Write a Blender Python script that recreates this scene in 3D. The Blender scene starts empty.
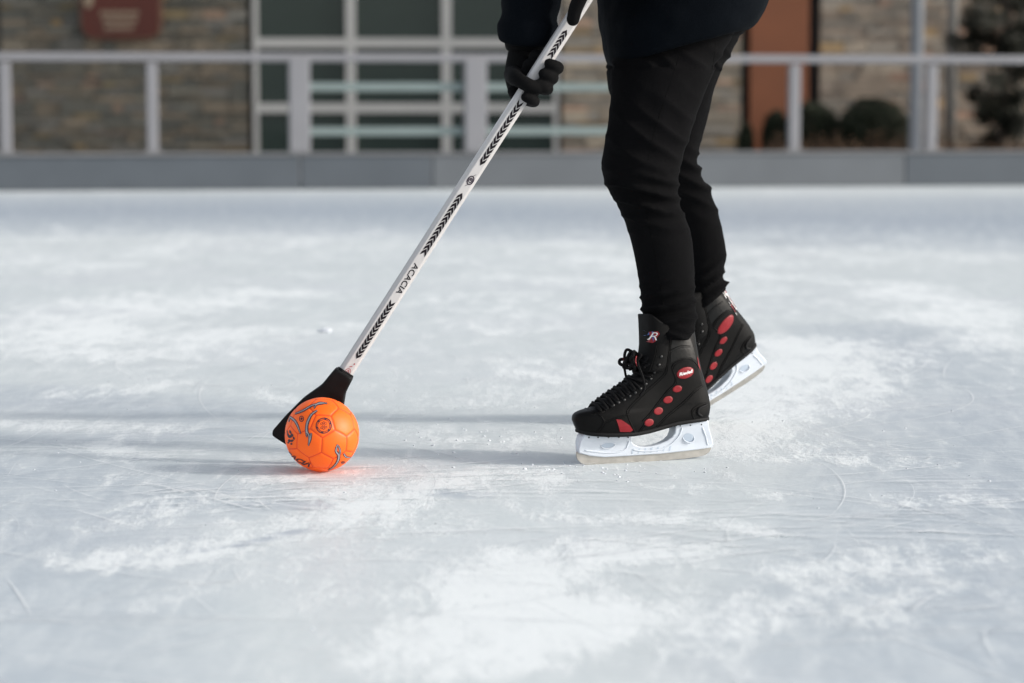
import bpy, bmesh, math, random
import numpy as np
from mathutils import Vector, Matrix, noise
from mathutils.bvhtree import BVHTree
random.seed(7); rnd = random.Random(11)
SC = bpy.context.scene
COL = SC.collection
R = math.radians

# ------------------------------------------------------------------ camera geometry
FPX = 2418.0; CAMH = 0.778; PITCH = math.atan(236.5/FPX)
cp, sp = math.cos(PITCH), math.sin(PITCH)
def ray(px, py):
    a = (px-512)/FPX; b = (341.5-py)/FPX
    return Vector((a, cp+sp*b, -sp+cp*b))
def P(px, py, d):
    r = ray(px, py); r = r*(d/r.y); return Vector((r.x, r.y, r.z+CAMH))
def G(px, py, z=0.0):
    r = ray(px, py); r = r*((CAMH-z)/-r.z); return Vector((r.x, r.y, z))

cam_d = bpy.data.cameras.new('camera'); cam = bpy.data.objects.new('camera', cam_d); COL.objects.link(cam)
cam.location = (0, 0, CAMH); cam.rotation_euler = (math.pi/2-PITCH, 0, 0)
cam_d.sensor_width = 36; cam_d.lens = 85.0; cam_d.clip_end = 2000; cam_d.clip_start = .05
cam_d.dof.use_dof = True; cam_d.dof.focus_distance = 5.3; cam_d.dof.aperture_fstop = 2.9
cam_d.dof.aperture_blades = 0
SC.camera = cam
SC.view_settings.view_transform = 'Standard'; SC.view_settings.look = 'None'
SC.view_settings.exposure = 0; SC.view_settings.gamma = 1

# ------------------------------------------------------------------ light
SUN_EL, SUN_AZ = R(23), R(-9)          # direction towards the sun: from +X, a little on the camera side
sd = Vector((math.cos(SUN_EL)*math.cos(SUN_AZ), math.cos(SUN_EL)*math.sin(SUN_AZ), math.sin(SUN_EL)))
sl = bpy.data.lights.new('sun', 'SUN'); sl.energy = 2.35; sl.angle = R(5); sl.color = (1, .94, .86)
so = bpy.data.objects.new('sun', sl); COL.objects.link(so)
so.rotation_euler = (-sd).to_track_quat('-Z', 'Y').to_euler(); so.location = (8, -2, 6)
W = bpy.data.worlds.new('World'); SC.world = W; W.use_nodes = True
nt = W.node_tree; bg = nt.nodes['Background']
sky = nt.nodes.new('ShaderNodeTexSky'); sky.sky_type = 'NISHITA'; sky.sun_disc = False
sky.sun_elevation = SUN_EL; sky.sun_rotation = math.atan2(sd.x, sd.y)
sky.air_density = 1.0; sky.dust_density = 2.5; sky.ozone_density = 1.0
hs = nt.nodes.new('ShaderNodeHueSaturation'); hs.inputs['Saturation'].default_value = .34; hs.inputs['Value'].default_value = 1.5
nt.links.new(sky.outputs[0], hs.inputs['Color']); nt.links.new(hs.outputs[0], bg.inputs[0])
bg.inputs[1].default_value = 0.15

# ------------------------------------------------------------------ helpers
def link(o, parent=None):
    COL.objects.link(o)
    if parent is not None:
        o.parent = parent; o.matrix_parent_inverse = Matrix.Translation(-Vector(parent.location)) if parent.get('_root') else Matrix.Identity(4)
    return o
def empty(name, loc, label=None, cat=None, group=None):
    o = bpy.data.objects.new(name, None); o.location = loc; o.empty_display_size = .1
    COL.objects.link(o); o['_root'] = 1
    tag(o, label, cat, group); return o
def tag(o, label=None, cat=None, group=None, kind=None):
    for k, v in (('label', label), ('category', cat), ('group', group), ('kind', kind)):
        if v: o[k] = v
    return o
def mesh_obj(name, vf, mat, parent=None, smooth=True, mw=None):
    if isinstance(vf, bpy.types.Mesh): me = vf; me.name = name
    else:
        me = bpy.data.meshes.new(name); me.from_pydata([tuple(v) for v in vf[0]], [], [tuple(f) for f in vf[1]]); me.update()
    me.materials.clear(); me.materials.append(mat)
    if smooth: me.polygons.foreach_set('use_smooth', [True]*len(me.polygons))
    o = bpy.data.objects.new(name, me); link(o, parent)
    if mw is not None: o.matrix_basis = mw
    return o
def merge(parts):
    V, F = [], []
    for v, f in parts:
        n = len(V); V += list(v); F += [tuple(i+n for i in q) for q in f]
    return V, F
def box(x0, x1, y0, y1, z0, z1, bev=0):
    if bev:
        bm = bmesh.new(); bmesh.ops.create_cube(bm, size=1)
        for v in bm.verts: v.co = Vector(((x0+x1)/2+v.co.x*(x1-x0), (y0+y1)/2+v.co.y*(y1-y0), (z0+z1)/2+v.co.z*(z1-z0)))
        bmesh.ops.bevel(bm, geom=bm.edges[:], offset=bev, segments=2, affect='EDGES', profile=.6)
        bm.verts.index_update(); r = ([v.co.copy() for v in bm.verts], [tuple(v.index for v in f.verts) for f in bm.faces]); bm.free(); return r
    V = [Vector(p) for p in ((x0,y0,z0),(x1,y0,z0),(x1,y1,z0),(x0,y1,z0),(x0,y0,z1),(x1,y0,z1),(x1,y1,z1),(x0,y1,z1))]
    return V, [(0,3,2,1),(4,5,6,7),(0,1,5,4),(1,2,6,5),(2,3,7,6),(3,0,4,7)]
def xform(vf, M): return [M @ Vector(v) for v in vf[0]], vf[1]
def loft(rings, cap=True):
    n = len(rings[0]); V = [p for r in rings for p in r]; F = []
    for i in range(len(rings)-1):
        for j in range(n):
            k = (j+1) % n; F.append((i*n+j, i*n+k, (i+1)*n+k, (i+1)*n+j))
    if cap:
        c0 = sum(rings[0], Vector())/n; c1 = sum(rings[-1], Vector())/n
        V += [c0, c1]; a = len(V)-2; b = a+1; m = (len(rings)-1)*n
        for j in range(n):
            k = (j+1) % n; F.append((a, k, j)); F.append((b, m+j, m+k))
    return V, F
def catmull(pts, sub):
    out = []; n = len(pts)
    for i in range(n-1):
        p0 = pts[max(i-1,0)]; p1 = pts[i]; p2 = pts[i+1]; p3 = pts[min(i+2,n-1)]
        for s in range(sub):
            t = s/sub; out.append(.5*((2*p1)+(-p0+p2)*t+(2*p0-5*p1+4*p2-p3)*t*t+(-p0+3*p1-3*p2+p3)*t*t*t))
    out.append(pts[-1]); return out
def tube(pts, rad, n=12, sub=6, round_ends=True):
    """rad: number or list per point"""
    pts = [Vector(p) for p in pts]
    if not isinstance(rad, (list, tuple)): rad = [rad]*len(pts)
    Q = [Vector((p.x, p.y, p.z, r)) if False else (p, r) for p, r in zip(pts, rad)]
    if sub > 1 and len(pts) > 2:
        P4 = [Vector((p.x, p.y, p.z, r)) for p, r in Q]; P4 = catmull(P4, sub); Q = [(Vector(p[:3]), p[3]) for p in P4]
    if round_ends:
        a, ra = Q[0]; d = (a-Q[1][0]).normalized(); b, rb = Q[-1]; e = (b-Q[-2][0]).normalized()
        pre = [(a+d*ra*math.sin(t), ra*math.cos(t)) for t in (1.5, 1.2, .8, .4)]
        post = [(b+e*rb*math.sin(t), rb*math.cos(t)) for t in (.4, .8, 1.2, 1.5)]
        Q = pre+Q+post
    rings = []; N = None
    for i, (p, r) in enumerate(Q):
        T = (Q[min(i+1, len(Q)-1)][0]-Q[max(i-1, 0)][0]).normalized()
        if N is None: N = T.orthogonal().normalized()
        else: N = (N-T*N.dot(T)); N = N.normalized() if N.length > 1e-6 else T.orthogonal().normalized()
        B = T.cross(N)
        rings.append([p+(N*math.cos(a)+B*math.sin(a))*max(r, 1e-5) for a in [2*math.pi*j/n for j in range(n)]])
    return loft(rings)
def ellipsoid(c, rx, ry, rz, rot=None, n=20):
    rings = []
    for i in range(n//2+1):
        t = -math.pi/2+math.pi*i/(n//2); t = max(min(t, 1.55), -1.55)
        rings.append([Vector((rx*math.cos(t)*math.cos(a), ry*math.cos(t)*math.sin(a), rz*math.sin(t))) for a in [2*math.pi*j/n for j in range(n)]])
    V, F = loft(rings); M = Matrix.Translation(c) @ (rot.to_4x4() if rot else Matrix.Identity(4))
    return [M @ v for v in V], F
def remesh(vf, voxel, smooth=2, mat=None):
    me = bpy.data.meshes.new('tmp'); me.from_pydata([tuple(v) for v in vf[0]], [], vf[1]); me.update()
    o = bpy.data.objects.new('tmp', me); COL.objects.link(o)
    m = o.modifiers.new('r', 'REMESH'); m.mode = 'VOXEL'; m.voxel_size = voxel
    if smooth:
        s = o.modifiers.new('s', 'SMOOTH'); s.factor = .5; s.iterations = smooth
    dg = bpy.context.evaluated_depsgraph_get(); r = bpy.data.meshes.new_from_object(o.evaluated_get(dg))
    bpy.data.objects.remove(o); return r
def curve_mesh(splines, extrude, bevel=0, res=2):
    """2-D filled outline with holes, extruded; returns verts/faces with z the extrusion axis"""
    cu = bpy.data.curves.new('tmp', 'CURVE'); cu.dimensions = '2D'; cu.fill_mode = 'BOTH'; cu.extrude = extrude
    cu.bevel_depth = bevel; cu.bevel_resolution = res
    for pts in splines:
        s = cu.splines.new('POLY'); s.points.add(len(pts)-1); s.use_cyclic_u = True
        for i, p in enumerate(pts): s.points[i].co = (p[0], p[1], 0, 1)
    o = bpy.data.objects.new('tmp', cu); COL.objects.link(o)
    dg = bpy.context.evaluated_depsgraph_get(); me = bpy.data.meshes.new_from_object(o.evaluated_get(dg))
    r = ([v.co.copy() for v in me.vertices], [tuple(p.vertices) for p in me.polygons]); bpy.data.objects.remove(o); return r
def weld(vf):
    bm = bmesh.new(); vs = [bm.verts.new(v) for v in vf[0]]
    for f in vf[1]:
        try: bm.faces.new([vs[i] for i in f])
        except ValueError: pass
    bmesh.ops.remove_doubles(bm, verts=bm.verts[:], dist=1e-5); bm.verts.index_update()
    q = ([v.co.copy() for v in bm.verts], [tuple(v.index for v in f.verts) for f in bm.faces]); bm.free(); return q
def text_mesh(s, size, bold=0.0, sx=1.0, shear=0.0):
    cu = bpy.data.curves.new('tmp', 'FONT'); cu.body = s; cu.size = size; cu.align_x = 'CENTER'; cu.align_y = 'CENTER'; cu.offset = bold; cu.shear = shear
    o = bpy.data.objects.new('tmp', cu); COL.objects.link(o)
    dg = bpy.context.evaluated_depsgraph_get(); me = bpy.data.meshes.new_from_object(o.evaluated_get(dg))
    r = ([Vector((v.co.x*sx, v.co.y, 0)) for v in me.vertices], [tuple(p.vertices) for p in me.polygons]); bpy.data.objects.remove(o); return r
def subdiv(vf, maxlen):
    bm = bmesh.new(); vs = [bm.verts.new(v) for v in vf[0]]
    for f in vf[1]:
        try: bm.faces.new([vs[i] for i in f])
        except ValueError: pass
    bmesh.ops.triangulate(bm, faces=bm.faces[:])
    for _ in range(6):
        es = [e for e in bm.edges if e.calc_length() > maxlen]
        if not es: break
        bmesh.ops.subdivide_edges(bm, edges=es, cuts=1); bmesh.ops.triangulate(bm, faces=bm.faces[:])
    bm.verts.index_update(); r = ([v.co.copy() for v in bm.verts], [tuple(v.index for v in f.verts) for f in bm.faces]); bm.free(); return r
def poly2(pts): return [Vector((p[0], p[1], 0)) for p in pts], [tuple(range(len(pts)))]
def ell2(cx, cy, a, b, rot=0, n=28):
    return [(cx+a*math.cos(t)*math.cos(rot)-b*math.sin(t)*math.sin(rot), cy+a*math.cos(t)*math.sin(rot)+b*math.sin(t)*math.cos(rot)) for t in [2*math.pi*i/n for i in range(n)]]
def ring2(cx, cy, a, b, w, n=28):
    o = ell2(cx, cy, a, b, 0, n); i = ell2(cx, cy, a-w, b-w, 0, n)
    V = [Vector((p[0], p[1], 0)) for p in o+i]; return V, [(k, (k+1) % n, n+(k+1) % n, n+k) for k in range(n)]
def line2(pts, w):
    V = []; F = []
    for i, p in enumerate(pts):
        a = Vector(pts[max(i-1,0)]); b = Vector(pts[min(i+1,len(pts)-1)]); d = (b-a).normalized(); q = Vector((-d.y, d.x)); p = Vector(p)
        ww = w[i] if isinstance(w, (list, tuple)) else w
        for s in (1, -1): v = p+q*s*ww/2; V.append(Vector((v.x, v.y, 0)))
    for i in range(len(pts)-1): F.append((2*i, 2*i+1, 2*i+3, 2*i+2))
    return V, F

# ------------------------------------------------------------------ materials
class M_:
    def __init__(s, name):
        s.m = bpy.data.materials.new(name); s.m.use_nodes = True; s.t = s.m.node_tree; s.b = s.t.nodes['Principled BSDF']
    def n(s, typ, **kw):
        x = s.t.nodes.new('ShaderNode'+typ)
        for k, v in kw.items():
            if k[0] == '_': setattr(x, k[1:], v)
            else:
                x.inputs[k.replace('_', ' ')].default_value = v
        return x
    def l(s, a, b): s.t.links.new(a, b)
    def obj(s, sc=(1,1,1), rot=(0,0,0)):
        tc = s.n('TexCoord'); mp = s.n('Mapping'); mp.inputs['Scale'].default_value = sc; mp.inputs['Rotation'].default_value = rot
        s.l(tc.outputs['Object'], mp.inputs['Vector']); return mp.outputs[0]
    def noise(s, vec, scale, detail=5, rough=.55, dist=0):
        x = s.n('TexNoise'); x.inputs['Scale'].default_value = scale; x.inputs['Detail'].default_value = detail
        x.inputs['Roughness'].default_value = rough; x.inputs['Distortion'].default_value = dist
        s.l(vec, x.inputs['Vector']); return x.outputs['Fac']
    def math(s, op, a, b=None, clamp=False):
        x = s.n('Math', _operation=op, _use_clamp=clamp)
        for i, v in enumerate((a, b)):
            if v is None: continue
            if isinstance(v, (int, float)): x.inputs[i].default_value = v
            else: s.l(v, x.inputs[i])
        return x.outputs[0]
    def smooth(s, v, lo, hi):
        x = s.n('MapRange', _interpolation_type='SMOOTHSTEP'); x.inputs['From Min'].default_value = lo; x.inputs['From Max'].default_value = hi
        s.l(v, x.inputs['Value']); return x.outputs['Result']
    def mix(s, f, a, b, bt='MIX'):
        x = s.n('Mix', _data_type='RGBA', _blend_type=bt)
        if isinstance(f, (int, float)): x.inputs[0].default_value = f
        else: s.l(f, x.inputs[0])
        for i, v in ((6, a), (7, b)):
            if isinstance(v, (tuple, list)): x.inputs[i].default_value = (*v[:3], 1)
            else: s.l(v, x.inputs[i])
        return x.outputs[2]
    def bump(s, h, strength, dist=.01):
        x = s.n('Bump'); x.inputs['Strength'].default_value = strength; x.inputs['Distance'].default_value = dist
        s.l(h, x.inputs['Height']); s.l(x.outputs[0], s.b.inputs['Normal'])
    def set(s, **kw):
        for k, v in kw.items():
            k = k.replace('_', ' '); i = s.b.inputs[k]
            if hasattr(v, 'is_linked'): s.l(v, i)
            else: i.default_value = (*v, 1) if isinstance(v, tuple) and len(v) == 3 and i.type == 'RGBA' else v
        return s
def simple(name, col, rough=.5, var=.15, scale=30, bump=0, bscale=200, bdist=.001, metal=0, spec=.5, rvar=.1):
    m = M_(name); v = m.obj(); n = m.noise(v, scale, 4)
    c2 = tuple(min(1, c*(1+var)) for c in col); c1 = tuple(c*(1-var) for c in col)
    m.set(Base_Color=m.mix(n, c1, c2), Metallic=metal, Specular_IOR_Level=spec)
    r = m.math('ADD', m.math('MULTIPLY', n, rvar*2), rough-rvar); m.set(Roughness=r)
    if bump: m.bump(m.noise(v, bscale, 3), bump, bdist)
    return m.m
MAT = {}
MAT['orange'] = None
MAT['black_print'] = simple('black_print', (.008, .005, .008), .5, spec=.2)
MAT['purple_print'] = simple('purple_print', (.022, .010, .024), .5)
MAT['red_print'] = simple('red_print', (.35, .02, .03), .4)
MAT['shaft'] = simple('shaft_white', (.53, .515, .51), .34, .05, 20, .15, 120, .0006)
MAT['rubber'] = simple('rubber', (.006, .006, .0065), .62, .25, 40, .3, 260, .0008, spec=.18)
MAT['leather'] = simple('leather', (.0028, .0026, .0026), .46, .3, 30, .35, 420, .0006, spec=.13)
MAT['leather_matte'] = simple('leather_matte', (.0034, .0032, .0032), .7, .25, 60, .5, 900, .0005, spec=.13)
MAT['patent'] = simple('patent_leather', (.0035, .0034, .0032), .33, .3, 40, .25, 60, .003, spec=.26)
MAT['tongue'] = simple('tongue_cloth', (.0042, .0041, .0042), .75, .2, 60, .5, 800, .0005, spec=.13)
MAT['lace'] = simple('lace', (.0045, .0045, .005), .8, .3, 200, .6, 1500, .0004, spec=.15)
MAT['red'] = simple('red_plastic', (.225, .008, .013), .42, .15, 60, spec=.35)
MAT['white_letter'] = simple('white_letter', (.75, .73, .72), .5)
MAT['blue_print'] = simple('blue_print', (.03, .10, .32), .4)
MAT['holder'] = simple('holder_white', (.60, .645, .71), .35, .05, 40)
MAT['holder_rib'] = simple('holder_recess', (.44, .51, .60), .5, .08, 40)
MAT['steel'] = simple('steel', (.42, .40, .37), .38, .25, 60, .2, 500, .0003, metal=.75)
MAT['metal_dark'] = simple('dark_eyelet', (.06, .06, .06), .3, .2, 60, metal=.8)
MAT['skin'] = simple('skin', (.45, .27, .2), .5, .08, 20)
MAT['eye'] = simple('eye_white', (.6, .6, .6), .2)
MAT['hair'] = simple('hair', (.03, .02, .015), .6)
MAT['glove'] = simple('glove_knit', (.0032, .0032, .0035), .9, .3, 80, .8, 700, .0012, spec=.12)
def scuff(mt):
    t = mt.node_tree; b = t.nodes['Principled BSDF']; src = b.inputs['Base Color'].links[0].from_socket
    x = M_.__new__(M_); x.m = mt; x.t = t; x.b = b
    v = x.obj((1, 1, 2)); n = x.noise(v, 38, 8, .75, .6); f = x.smooth(n, .60, .78); w = x.smooth(x.noise(v, 9, 3), .45, .7)
    t.links.new(x.mix(x.math('MULTIPLY', x.math('MULTIPLY', f, w), .55), src, (.05, .05, .052)), b.inputs['Base Color'])
scuff(MAT['leather']); scuff(MAT['leather_matte']); scuff(MAT['rubber'])
def cloth(name, col, bs, sheen=.1):
    m = M_(name); v = m.obj(); n = m.noise(v, 14, 6, .6); f = m.noise(m.obj((1,1,.3)), bs, 3)
    m.set(Base_Color=m.mix(n, tuple(c*.75 for c in col), tuple(c*1.3 for c in col)), Roughness=.95, Specular_IOR_Level=.05)
    m.b.inputs['Sheen Weight'].default_value = sheen
    h = m.math('ADD', m.math('MULTIPLY', f, .25), n); m.bump(h, .55, .006); return m.m
MAT['pants'] = cloth('black_denim', (.0043, .0043, .0047), 900, .0)
MAT['thread'] = simple('thread', (.0032, .0032, .0034), .9, spec=.05)
MAT['jacket'] = cloth('navy_jacket', (.0026, .0038, .0056), 500, .0)
MAT['rail'] = simple('barrier_metal', (.24, .24, .255), .5, .08, 3)
MAT['mint'] = simple('frosted_rail', (.20, .25, .245), .45, .08, 5)
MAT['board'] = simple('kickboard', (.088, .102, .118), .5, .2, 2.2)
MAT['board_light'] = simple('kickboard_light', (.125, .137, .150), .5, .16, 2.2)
MAT['frame'] = simple('window_frame', (.46, .455, .44), .5, .06, 3)
MAT['cap'] = simple('cap_metal', (.20, .20, .205), .5, .06, 3)
MAT['glass'] = simple('dark_glass', (.028, .042, .038), .12, .25, .6, rvar=.04)
MAT['sign_red'] = simple('sign_red', (.075, .013, .006), .5, .25, 5)
MAT['sign_border'] = simple('sign_border', (.12, .06, .035), .5, .2, 5)
MAT['sign_cream'] = simple('sign_cream', (.26, .20, .14), .6, .1, 5)
MAT['copper'] = simple('rust_panel', (.235, .082, .036), .65, .22, 1.4)
MAT['dark_gap'] = simple('dark_recess', (.012, .012, .013), .6)
MAT['pole'] = simple('steel_pole', (.21, .225, .245), .5, .1, 3)
MAT['pole_pale'] = simple('pale_pole', (.24, .235, .225), .5, .1, 3)
MAT['snow'] = simple('snow', (.72, .75, .80), .8, .05, 12, .6, 40, .02)
MAT['bark'] = simple('bark', (.06, .045, .035), .9, .3, 12, .8, 30, .02)

# ------------------------------------------------------------------ ice rink
def seg_mask(X, Y, pts, w):
    """soft stroke in world metres; pts = [(x,y)...]"""
    best = np.full(X.shape, 1e9)
    for a, b in zip(pts[:-1], pts[1:]):
        ax, ay = a; bx, by = b; dx, dy = bx-ax, by-ay; L = dx*dx+dy*dy+1e-9
        t = np.clip(((X-ax)*dx+(Y-ay)*dy)/L, 0, 1); best = np.minimum(best, np.hypot(X-ax-t*dx, Y-ay-t*dy))
    return np.clip(1-best/w, 0, 1)
xs = np.unique(np.round(np.concatenate([np.linspace(-40, -4, 30), np.arange(-4, 4, .028), np.linspace(4, 40, 30)]), 4))
ys = np.unique(np.round(np.concatenate([np.linspace(-8, 2.6, 12), np.arange(2.6, 9, .028), np.arange(9, 27, .12), np.linspace(27, 30.5, 8)]), 4))
Xg, Yg = np.meshgrid(xs, ys)
S = np.zeros(Xg.shape)
def g2(p): q = G(*p); return (q.x, q.y)
strokes = [  # image-read patches converted to rink metres: (points, width m, strength)
 ([(430,650),(480,625),(540,600)], .12, .9), ([(500,590),(560,560),(650,553)], .13, 1), ([(430,660),(520,645),(590,612)], .12, .9), ([(520,560),(590,545)], .1, .7),
 ([(90,565),(200,545),(330,520),(440,483)], .10, .75), ([(130,525),(200,500),(330,495),(480,470)], .11, .6), ([(110,480),(170,470),(240,465)], .09, .5),
 ([(160,520),(230,500),(300,470)], .06, .5), ([(180,490),(230,530)], .03, .6),([(90,445),(150,462),(210,475),(260,480)], .06, .55),
 ([(70,340),(110,310),(180,300),(250,295)], .35, .62), ([(90,352),(170,352),(240,335)], .25, .5), ([(40,265),(200,245),(330,240)], .5, .35),
 ([(700,410),(760,385),(840,350)], .26, .85), ([(720,440),(800,410),(880,380)], .16, .65), ([(780,345),(850,345)], .3, .6),
 ([(745,455),(850,460),(960,462)], .09, .6), ([(880,285),(940,300),(1010,345)], .22, .6), ([(890,300),(960,335),(1024,370)], .12, .5),
 ([(700,432),(780,440),(850,455)], .06, .5), ([(600,518),(700,520),(780,535)], .05, .6), ([(540,515),(620,520),(690,512)], .05, .45),
 ([(830,590),(900,560),(960,555)], .12, .55), ([(850,650),(880,610),(930,590)], .10, .6), ([(720,650),(760,620),(790,600)], .08, .6), ([(880,505),(950,500),(1000,502)], .05, .5),
 ([(740,500),(830,490),(900,500)], .04, .45), ([(360,470),(420,460),(560,480)], .07, .4), ([(0,425),(120,428),(280,430)], .1, .45),
 ([(360,430),(470,440),(570,436)], .12, .45), ([(400,330),(500,320),(620,300)], .35, .3), ([(480,400),(560,380),(580,350)], .2, .3),
 ([(0,230),(500,236),(1024,236)], 2.0, .35), ([(0,191),(500,190),(1024,187)], 1.5, .12), ([(550,240),(640,270),(620,300)], .8, .3),
 ([(80,395),(160,385),(280,400)], .12, .4), ([(0,330),(20,330),(30,345)], .2, .5)]
for pts, w, s in strokes:
    S = np.maximum(S, s*np.sqrt(seg_mask(Xg, Yg, [g2(p) for p in pts], w*1.35)))
D = np.zeros(Xg.shape)   # darker, bluer ice patches, plus the far shadow band painted into the colour
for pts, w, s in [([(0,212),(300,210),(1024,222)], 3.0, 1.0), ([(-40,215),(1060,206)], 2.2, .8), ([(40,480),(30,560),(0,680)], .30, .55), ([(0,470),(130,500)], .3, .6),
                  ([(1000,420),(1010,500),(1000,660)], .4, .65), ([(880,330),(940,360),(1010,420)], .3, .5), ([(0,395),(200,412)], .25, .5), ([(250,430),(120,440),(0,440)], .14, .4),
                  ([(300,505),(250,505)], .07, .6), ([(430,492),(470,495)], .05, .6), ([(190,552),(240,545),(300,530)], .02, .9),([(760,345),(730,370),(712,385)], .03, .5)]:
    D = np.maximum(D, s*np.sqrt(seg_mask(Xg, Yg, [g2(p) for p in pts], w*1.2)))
ny, nx = Xg.shape
V = np.stack([Xg.ravel(), Yg.ravel(), np.zeros(nx*ny)], 1)
idx = np.arange(nx*ny).reshape(ny, nx)
F = np.stack([idx[:-1,:-1].ravel(), idx[:-1,1:].ravel(), idx[1:,1:].ravel(), idx[1:,:-1].ravel()], 1)
me = bpy.data.meshes.new('ice'); me.vertices.add(len(V)); me.vertices.foreach_set('co', V.ravel())
me.loops.add(F.size); me.loops.foreach_set('vertex_index', F.ravel()); me.polygons.add(len(F))
me.polygons.foreach_set('loop_start', np.arange(0, F.size, 4)); me.update(); me.validate()
for nm, arr in (('snowy', S), ('shade_dark_ice', D)):
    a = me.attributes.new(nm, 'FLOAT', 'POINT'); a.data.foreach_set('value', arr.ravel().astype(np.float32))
m = M_('ice')
at = m.n('Attribute', _attribute_name='snowy').outputs['Fac']; aw = m.n('Attribute', _attribute_name='shade_dark_ice').outputs['Fac']
v = m.obj()
n1 = m.noise(m.obj((1.1, .7, 1), (0,0,R(14))), 2.4, 9, .66, .8)
n2 = m.noise(m.obj((1.9, .55, 1), (0,0,R(-34))), 9, 8, .65, .5)
n3 = m.noise(v, 60, 4, .6)
def streak(rot, sc, lo, hi):
    x = m.noise(m.obj((sc*.045, sc, 1), (0,0,R(rot))), 1, 3, .7, .15); return m.smooth(x, lo, hi)
st = m.math('MAXIMUM', streak(24, 46, .60, .74), streak(-34, 60, .61, .75)); st = m.math('MAXIMUM', st, streak(52, 52, .62, .76)); st = m.math('MAXIMUM', st, streak(-62, 70, .66, .8))
base = m.math('ADD', m.math('MULTIPLY', n1, .55), m.math('MULTIPLY', n2, .45))
k = m.math('ADD', m.math('ADD', base, m.math('MULTIPLY', at, .235)), m.math('MULTIPLY', m.math('SUBTRACT', m.math('MULTIPLY', m.math('ADD', n3, m.noise(m.obj((2.4, .75, 1), (0,0,R(22))), 22, 8, .75, .5)), .5), .5), .62))
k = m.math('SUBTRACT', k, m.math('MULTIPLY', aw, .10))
snow = m.math('MULTIPLY', m.smooth(k, .51, .69), .85)
snow = m.math('ADD', snow, m.math('MULTIPLY', st, .5), True)
big = m.noise(v, .45, 4, .5)
ice = m.mix(big, (.565, .618, .636), (.645, .690, .698))
ice = m.mix(m.math('MULTIPLY', m.smooth(m.noise(v, .9, 4, .5), .45, .7), .35), ice, (.62, .650, .690))
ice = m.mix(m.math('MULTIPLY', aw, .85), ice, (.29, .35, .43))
ice = m.mix(m.math('MULTIPLY', m.smooth(n2, .35, .75), .45), ice, (.76, .795, .80))
c = m.mix(snow, ice, (.800, .832, .836))
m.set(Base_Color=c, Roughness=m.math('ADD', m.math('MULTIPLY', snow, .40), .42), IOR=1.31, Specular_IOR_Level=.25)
m.b.inputs['Subsurface Weight'].default_value = .0
h = m.math('ADD', m.math('MULTIPLY', snow, .5), m.math('MULTIPLY', n3, .5)); m.bump(h, .35, .006)
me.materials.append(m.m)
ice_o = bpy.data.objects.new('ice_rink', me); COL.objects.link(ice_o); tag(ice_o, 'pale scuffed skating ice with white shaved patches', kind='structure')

# scratches left by skate blades: thin shaved ribbons lying on the ice
mS = simple('shaved_ice', (.82, .84, .85), .8, .04, 30); mSd = simple('cut_ice', (.40, .44, .48), .5, .1, 30)
def scratches(n, xr, yr, wr, seed, curv=1.0):
    r = random.Random(seed); parts = []
    for i in range(n):
        x = r.uniform(*xr); y = r.uniform(*yr); a = r.gauss(0.15, .55) if r.random() < .7 else r.uniform(0, math.pi)
        L = r.choice((.12, .25, .4, .8, 1.3))*r.uniform(.6, 1.3); cv = r.gauss(0, .9)*curv; w = r.uniform(*wr)
        seg = max(5, int(L/.05)); pts = []; ws = []
        for k in range(seg+1):
            t = k/seg; pts.append((x, y)); ws.append(w*math.sin(math.pi*min(max(t, .02), .98))**.6*(.6+.4*r.random()))
            x += math.cos(a)*L/seg; y += math.sin(a)*L/seg; a += cv*L/seg
        v, f = line2(pts, ws); parts.append(([Vector((p.x, p.y, .0012+.0002*(i % 9))) for p in v], f))
    return merge(parts)
def fans():
    r = random.Random(9); parts = []
    for (px, py, n, a0, sp, L0) in ((200,500,26,.2,.35,.35), (240,505,16,2.3,.3,.22), (170,545,14,.3,.12,.6), (330,480,18,.15,.2,.4), (430,480,22,.25,.25,.35), (620,515,20,-.1,.25,.4), (780,535,16,.1,.3,.4), (900,500,16,.05,.2,.5),
                                    (560,560,22,.35,.4,.3), (720,420,22,.9,.25,.5), (830,380,18,.8,.3,.6), (150,330,24,.1,.3,.8), (940,320,20,-.9,.25,1.0), (110,440,22,.1,.25,.4), (480,330,18,.1,.5,.6), (760,250,14,-.5,.4,1.4), (250,250,14,.1,.4,1.2), (880,620,14,.4,.4,.25)):
        c = G(px, py)
        for i in range(n):
            x = c.x+r.gauss(0, .14); y = c.y+r.gauss(0, .12)*(1 if py > 400 else 2.5); a = a0+r.gauss(0, sp); L = L0*r.uniform(.4, 1.3); cv = r.gauss(0, .8); w = r.uniform(.0015, .006)
            pts = []; ws = []; seg = 10
            for k in range(seg+1):
                pts.append((x, y)); ws.append(w*math.sin(math.pi*min(max(k/seg, .03), .97))*(.4+.6*r.random())); x += math.cos(a)*L/seg; y += math.sin(a)*L/seg; a += cv*L/seg
            v, f = line2(pts, ws); parts.append(([Vector((p.x, p.y, .0030+.0002*(i % 9))) for p in v], f))
    return merge(parts)
o = mesh_obj('skate_scratches', merge([scratches(1500, (-2.2, 2.2), (3.0, 8.5), (.0008, .0032), 3), fans()]), mS, smooth=False); tag(o, 'fine white blade scratches scattered over the ice', kind='stuff')
o = mesh_obj('skate_grooves', scratches(240, (-1.8, 1.8), (3.2, 7.5), (.0006, .0018), 5), mSd, smooth=False); tag(o, 'thin grey grooves cut into the ice', kind='stuff')
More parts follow.
